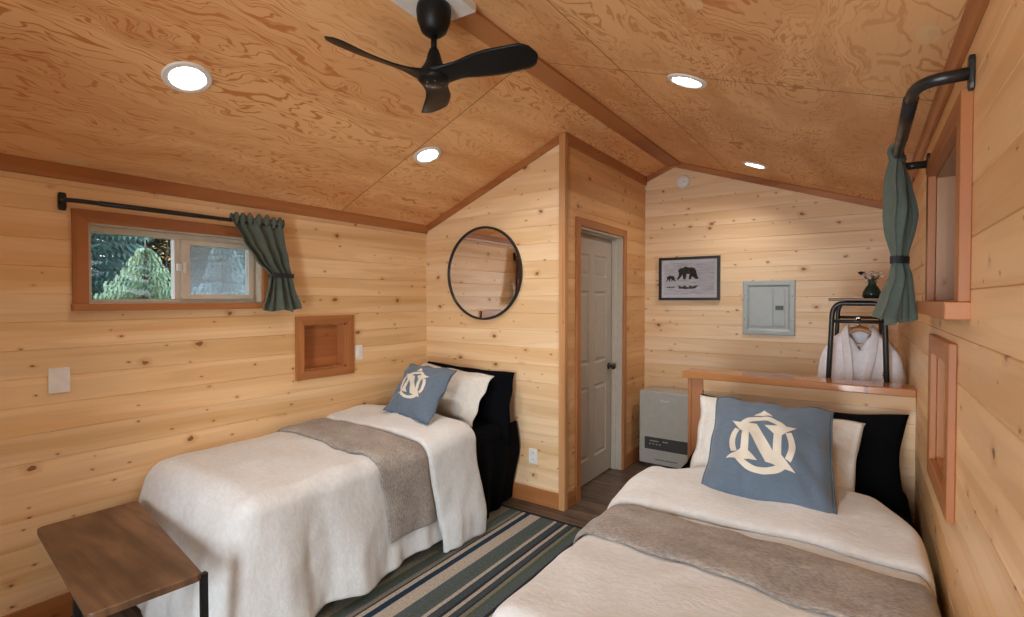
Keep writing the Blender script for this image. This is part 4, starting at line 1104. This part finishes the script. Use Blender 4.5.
va = thing('vase', (3.142, 3.80, 1.518), 'small dark green glazed vase on the rack shelf', 'vase')
bm = bmesh.new(); lathe(bm, [(0, .0), (.040, .0), (.050, .012), (.048, .035), (.036, .062), (.022, .082), (.020, .092), (.023, .096), (.018, .094), (.016, .08), (.0, .03)], (3.142, 3.80, 1.519), n=32); obj('body', bm, vase_m, va, smooth=True)
random.seed(3)
fl = thing('flower_bunch', (3.142, 3.80, 1.60), 'small bunch of pale and dark blooms in the green vase', 'flowers')
for k in range(20):
    a = random.uniform(0, 6.28); rr = random.uniform(.005, .055); h = random.uniform(.035, .085) - rr * .3
    c = Vector((3.142 + rr * math.cos(a), 3.80 + rr * math.sin(a), 1.60 + h))
    if k in (2, 7, 11): c = Vector((3.142 - .045 - .006 * (k % 3), 3.79, 1.655 + .006 * (k % 4)))
    bm = bmesh.new()
    for p in range(6):
        b = p * math.pi / 3 + a; d = Vector((math.cos(b), math.sin(b), .45)) * .021
        s_ = Vector((-math.sin(b), math.cos(b), 0)) * .011
        m0 = c + d * .5
        vs = [bm.verts.new(q) for q in (c, m0 + s_, c + d, m0 - s_)]; bm.faces.new(vs)
    bmesh.ops.create_icosphere(bm, subdivisions=1, radius=.009, matrix=Matrix.Translation(c + Vector((0, 0, .003))))
    bo = obj('bloom', bm, petal2 if k in (2, 7, 11) else petal, fl)
    bm = bmesh.new(); tube(bm, arc_pts((3.142, 3.80, 1.585), (3.142, 3.80, 1.61), c, 4), .0012, 5); obj('stem', bm, leaf_m, bo)
bm = bmesh.new()
for k in range(12):
    a = k * 2.4; c = Vector((3.142, 3.80, 1.61)); d = Vector((math.cos(a) * .05, math.sin(a) * .05, .012 + .02 * (k % 3))); s_ = Vector((-math.sin(a), math.cos(a), 0)) * .009
    vs = [bm.verts.new(q) for q in (c, c + d * .55 + s_, c + d, c + d * .55 - s_)]; bm.faces.new(vs)
obj('leaves', bm, leaf_m, fl)

# ------------------------------------------------------------------ outside: ground and trees
gm = NT('forest_floor'); o_ = gm.xyz(); gm.set(Base_Color=gm.mix(gm.range(gm.noise(gm.comb(*o_), 2, 4), .3, .7), (.05, .07, .03), (.12, .10, .06)), Roughness=.95)
bm = bmesh.new(); grid(bm, lambda u, v: Vector((lerp(-40, 40, u), lerp(-40, 40, v), -.55 + .15 * N3(u * 9, v * 9))), 40, 40); struct('ground', bm, gm.m)
bark = plain('spruce_bark', (.09, .06, .045), .9)
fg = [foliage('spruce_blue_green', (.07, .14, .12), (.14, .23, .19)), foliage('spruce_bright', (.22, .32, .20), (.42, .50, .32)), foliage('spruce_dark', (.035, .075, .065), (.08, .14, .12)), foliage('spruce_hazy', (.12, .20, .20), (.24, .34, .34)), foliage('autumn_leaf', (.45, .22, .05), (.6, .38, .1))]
def conifer(x, y, h, r, m, label, dens=1.0, sd=0, fine=1.0):
    rng = random.Random(sd)
    th = thing('spruce_tree', (x, y, -.55), label, 'tree', 'spruce trees outside the left window' if x < 0 else 'unseen spruces added beyond the right wall')
    bm = bmesh.new(); tube(bm, [(x, y, -.6), (x + .02, y, h * .5), (x, y, h - .1)], .1, 8, True, [.06 + h * .012, .04 + h * .006, .01]); obj('trunk', bm, bark, th, smooth=True)
    bm = bmesh.new()
    nl = int(h * 9 * dens)
    for i in range(nl):
        t = (i + rng.random() * .6) / nl
        z = lerp(-.25, h - .10, t); R0 = r * (1 - t) ** .9 + .035
        nb = int(lerp(17, 6, t))
        a0 = rng.random() * 6.28
        for b in range(nb):
            a = a0 + b * 2 * math.pi / nb + rng.uniform(-.2, .2); z = lerp(-.25, h - .10, t) + rng.uniform(-.09, .09) * (1 - t); L = R0 * rng.uniform(.75, 1.1)
            dx, dy = math.cos(a), math.sin(a); nx, ny = -dy, dx
            # spine with drooping then rising tip, side sprays
            ns = max(3, int(L / (.085 * fine)))
            for s in range(ns):
                f = (s + .6) / ns
                zz = z + .10 * (1 - t) - .30 * L * f + .18 * L * f * f
                px, py = x + dx * L * f, y + dy * L * f
                wl = (.10 + .17 * L) * (1 - f * .75) * rng.uniform(.7, 1.2) * (1 if fine == 1 else .75)
                for sg in (-1, 1):
                    e = Vector((px + nx * sg * wl + dx * wl * .7, py + ny * sg * wl + dy * wl * .7, zz - .05 - rng.random() * .05))
                    c = Vector((px, py, zz)); k_ = Vector((dx, dy, 0)) * .028 * fine; up = Vector((0, 0, .022)) * fine
                    bm.faces.new([bm.verts.new(q) for q in (c - k_, c + k_, e)])
                    mid = c.lerp(e, .55)
                    bm.faces.new([bm.verts.new(q) for q in (c + up, mid + up * .8 + k_, e - up)])
                    for q_ in (.35, .7):
                        m2 = c.lerp(e, q_); e2 = m2 + Vector((dx, dy, -.2)) * wl * .45 * (1.2 - q_)
                        bm.faces.new([bm.verts.new(q) for q in (m2 - k_ * .3 + up * .3, m2 + Vector((nx, ny, 0)) * .018 * fine, e2)])
            tip = Vector((x + dx * L * 1.08, y + dy * L * 1.08, z - .10 * L))
            c = Vector((x + dx * L * .8, y + dy * L * .8, z - .11 * L)); q_ = Vector((nx, ny, 0)) * .03
            bm.faces.new([bm.verts.new(q) for q in (c - q_, c + q_, tip)])
    bm.faces.new([bm.verts.new(q) for q in (Vector((x - .012, y, h - .22)), Vector((x + .012, y, h - .22)), Vector((x, y, h)))])
    bm.faces.new([bm.verts.new(q) for q in (Vector((x, y - .012, h - .22)), Vector((x, y + .012, h - .22)), Vector((x, y, h)))])
    obj('foliage', bm, m, th)
# (x, y, height, radius, material, label)
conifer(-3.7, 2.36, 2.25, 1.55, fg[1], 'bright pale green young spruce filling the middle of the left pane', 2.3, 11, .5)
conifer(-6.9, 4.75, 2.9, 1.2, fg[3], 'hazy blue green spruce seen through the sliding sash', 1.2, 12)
conifer(-7.5, 2.3, 8.0, 2.0, fg[0], 'tall blue green spruce at the left edge of the window view', .9, 13)
conifer(-9.6, 5.0, 9.0, 2.1, fg[2], 'tall dark spruce directly behind the bright young one', .9, 14)
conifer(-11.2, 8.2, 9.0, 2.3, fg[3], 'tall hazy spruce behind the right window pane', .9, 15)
conifer(-15.0, 10.5, 10.0, 2.6, fg[0], 'farthest spruce near the curtain side of the window', .7, 16)
conifer(-14.2, 6.5, 10.0, 2.6, fg[2], 'far dark spruce between the bright spruce and the hazy ones', .7, 17)
conifer(-12.2, 2.8, 9.0, 2.3, fg[0], 'far blue green spruce beyond the leftmost one', .8, 18)
conifer(-19.0, 8.8, 11.0, 3.0, fg[2], 'dark spruce deep in the wood behind all the others', .8, 19)
conifer(-19.5, 13.0, 11.0, 3.0, fg[0], 'blue green spruce deepest in the wood toward the curtain', .6, 20)
conifer(-18.5, 4.6, 11.0, 3.0, fg[2], 'dark spruce deep in the wood toward the window left edge', .6, 21)
for k_, (x_, y_, l_) in enumerate([(8.6, 1.2, 'unseen spruce added beyond the right wall, nearest the entrance'), (8.9, 3.6, 'unseen spruce added beyond the right wall, in the middle of three'), (8.4, 6.2, 'unseen spruce added beyond the right wall, nearest the back corner')]): conifer(x_, y_, 6.5, 1.9, fg[2], l_, .5, 40 + k_)  # unseen trees added to darken the sky reflected in the left window
bu = thing('autumn_shrub', (-6.3, 3.5, -.55), 'small orange leaved branch beside the bright spruce outside', 'shrub')
bm = bmesh.new(); tube(bm, [(-6.3, 3.50, -.5), (-6.3, 3.52, 1.2), (-6.25, 3.56, 2.5)], .02, 6, True, [.025, .018, .006]); obj('stem', bm, bark, bu)
bm = bmesh.new(); rg = random.Random(5)
for k in range(150):
    c = Vector((-6.25 + rg.gauss(0, .13), 3.56 + rg.gauss(0, .15), 2.25 + rg.gauss(0, .15))); a = rg.random() * 6.28
    d = Vector((math.cos(a), math.sin(a), rg.uniform(-.6, .6))) * .035; s_ = d.cross(Vector((0, 0, 1))).normalized() * .018
    bm.faces.new([bm.verts.new(q) for q in (c - d, c + s_, c + d, c - s_)])
obj('leaves', bm, fg[4], bu)

# ------------------------------------------------------------------ daylight
wd = bpy.data.worlds.new('sky'); S.world = wd; wd.use_nodes = True
nt = wd.node_tree; nt.nodes.clear()
ow = nt.nodes.new('ShaderNodeOutputWorld'); bg = nt.nodes.new('ShaderNodeBackground')
tc = nt.nodes.new('ShaderNodeTexCoord'); sp = nt.nodes.new('ShaderNodeSeparateXYZ'); cr = nt.nodes.new('ShaderNodeValToRGB')
nt.links.new(tc.outputs['Generated'], sp.inputs[0]); nt.links.new(sp.outputs[2], cr.inputs[0])
cr.color_ramp.elements[0].color = (.85, .95, 1.0, 1); cr.color_ramp.elements[1].color = (.45, .68, 1.0, 1)
nt.links.new(cr.outputs[0], bg.inputs[0]); bg.inputs[1].default_value = 4.5; nt.links.new(bg.outputs[0], ow.inputs[0])
def area(name, loc, rot, sx, sy, e, col):
    l = bpy.data.lights.new(name, 'AREA'); l.shape = 'RECTANGLE'; l.size = sx; l.size_y = sy; l.energy = e; l.color = col
    o = bpy.data.objects.new(name, l); o.location = loc; o.rotation_euler = rot; COL.objects.link(o); return o
# sky light arriving at the window and the glazed door behind the viewpoint
area('window_daylight', ((GX0 + GX1) / 2, YF - .25, (GZ0 + GZ1) / 2), (R(90), 0, 0), GX1 - GX0, GZ1 - GZ0, 10, (.90, .96, 1.0))
area('door_daylight', ((EX0 + EX1) / 2, YF - .25, 1.10), (R(90), 0, 0), EX1 - EX0, 1.85, 150, (.90, .96, 1.0))

# ------------------------------------------------------------------ camera
cam = bpy.data.cameras.new('camera'); co = bpy.data.objects.new('camera', cam); COL.objects.link(co)
cam.sensor_width = 36; cam.lens = 504.4 / 1024 * 36; cam.clip_start = .02
co.location = (3.102, 0, 1.511); co.rotation_euler = (math.pi / 2 - .018, 0, .609)
S.camera = co
S.view_settings.view_transform = 'Standard'; S.view_settings.look = 'None'; S.view_settings.gamma = 1
S.view_settings.exposure = -0.08; S.view_settings.use_curve_mapping = False
try:
    S.cycles.max_bounces = 12; S.cycles.diffuse_bounces = 6; S.cycles.transparent_max_bounces = 12; S.cycles.sample_clamp_indirect = 4; S.cycles.use_denoising = True; S.cycles.caustics_reflective = False
except Exception: pass
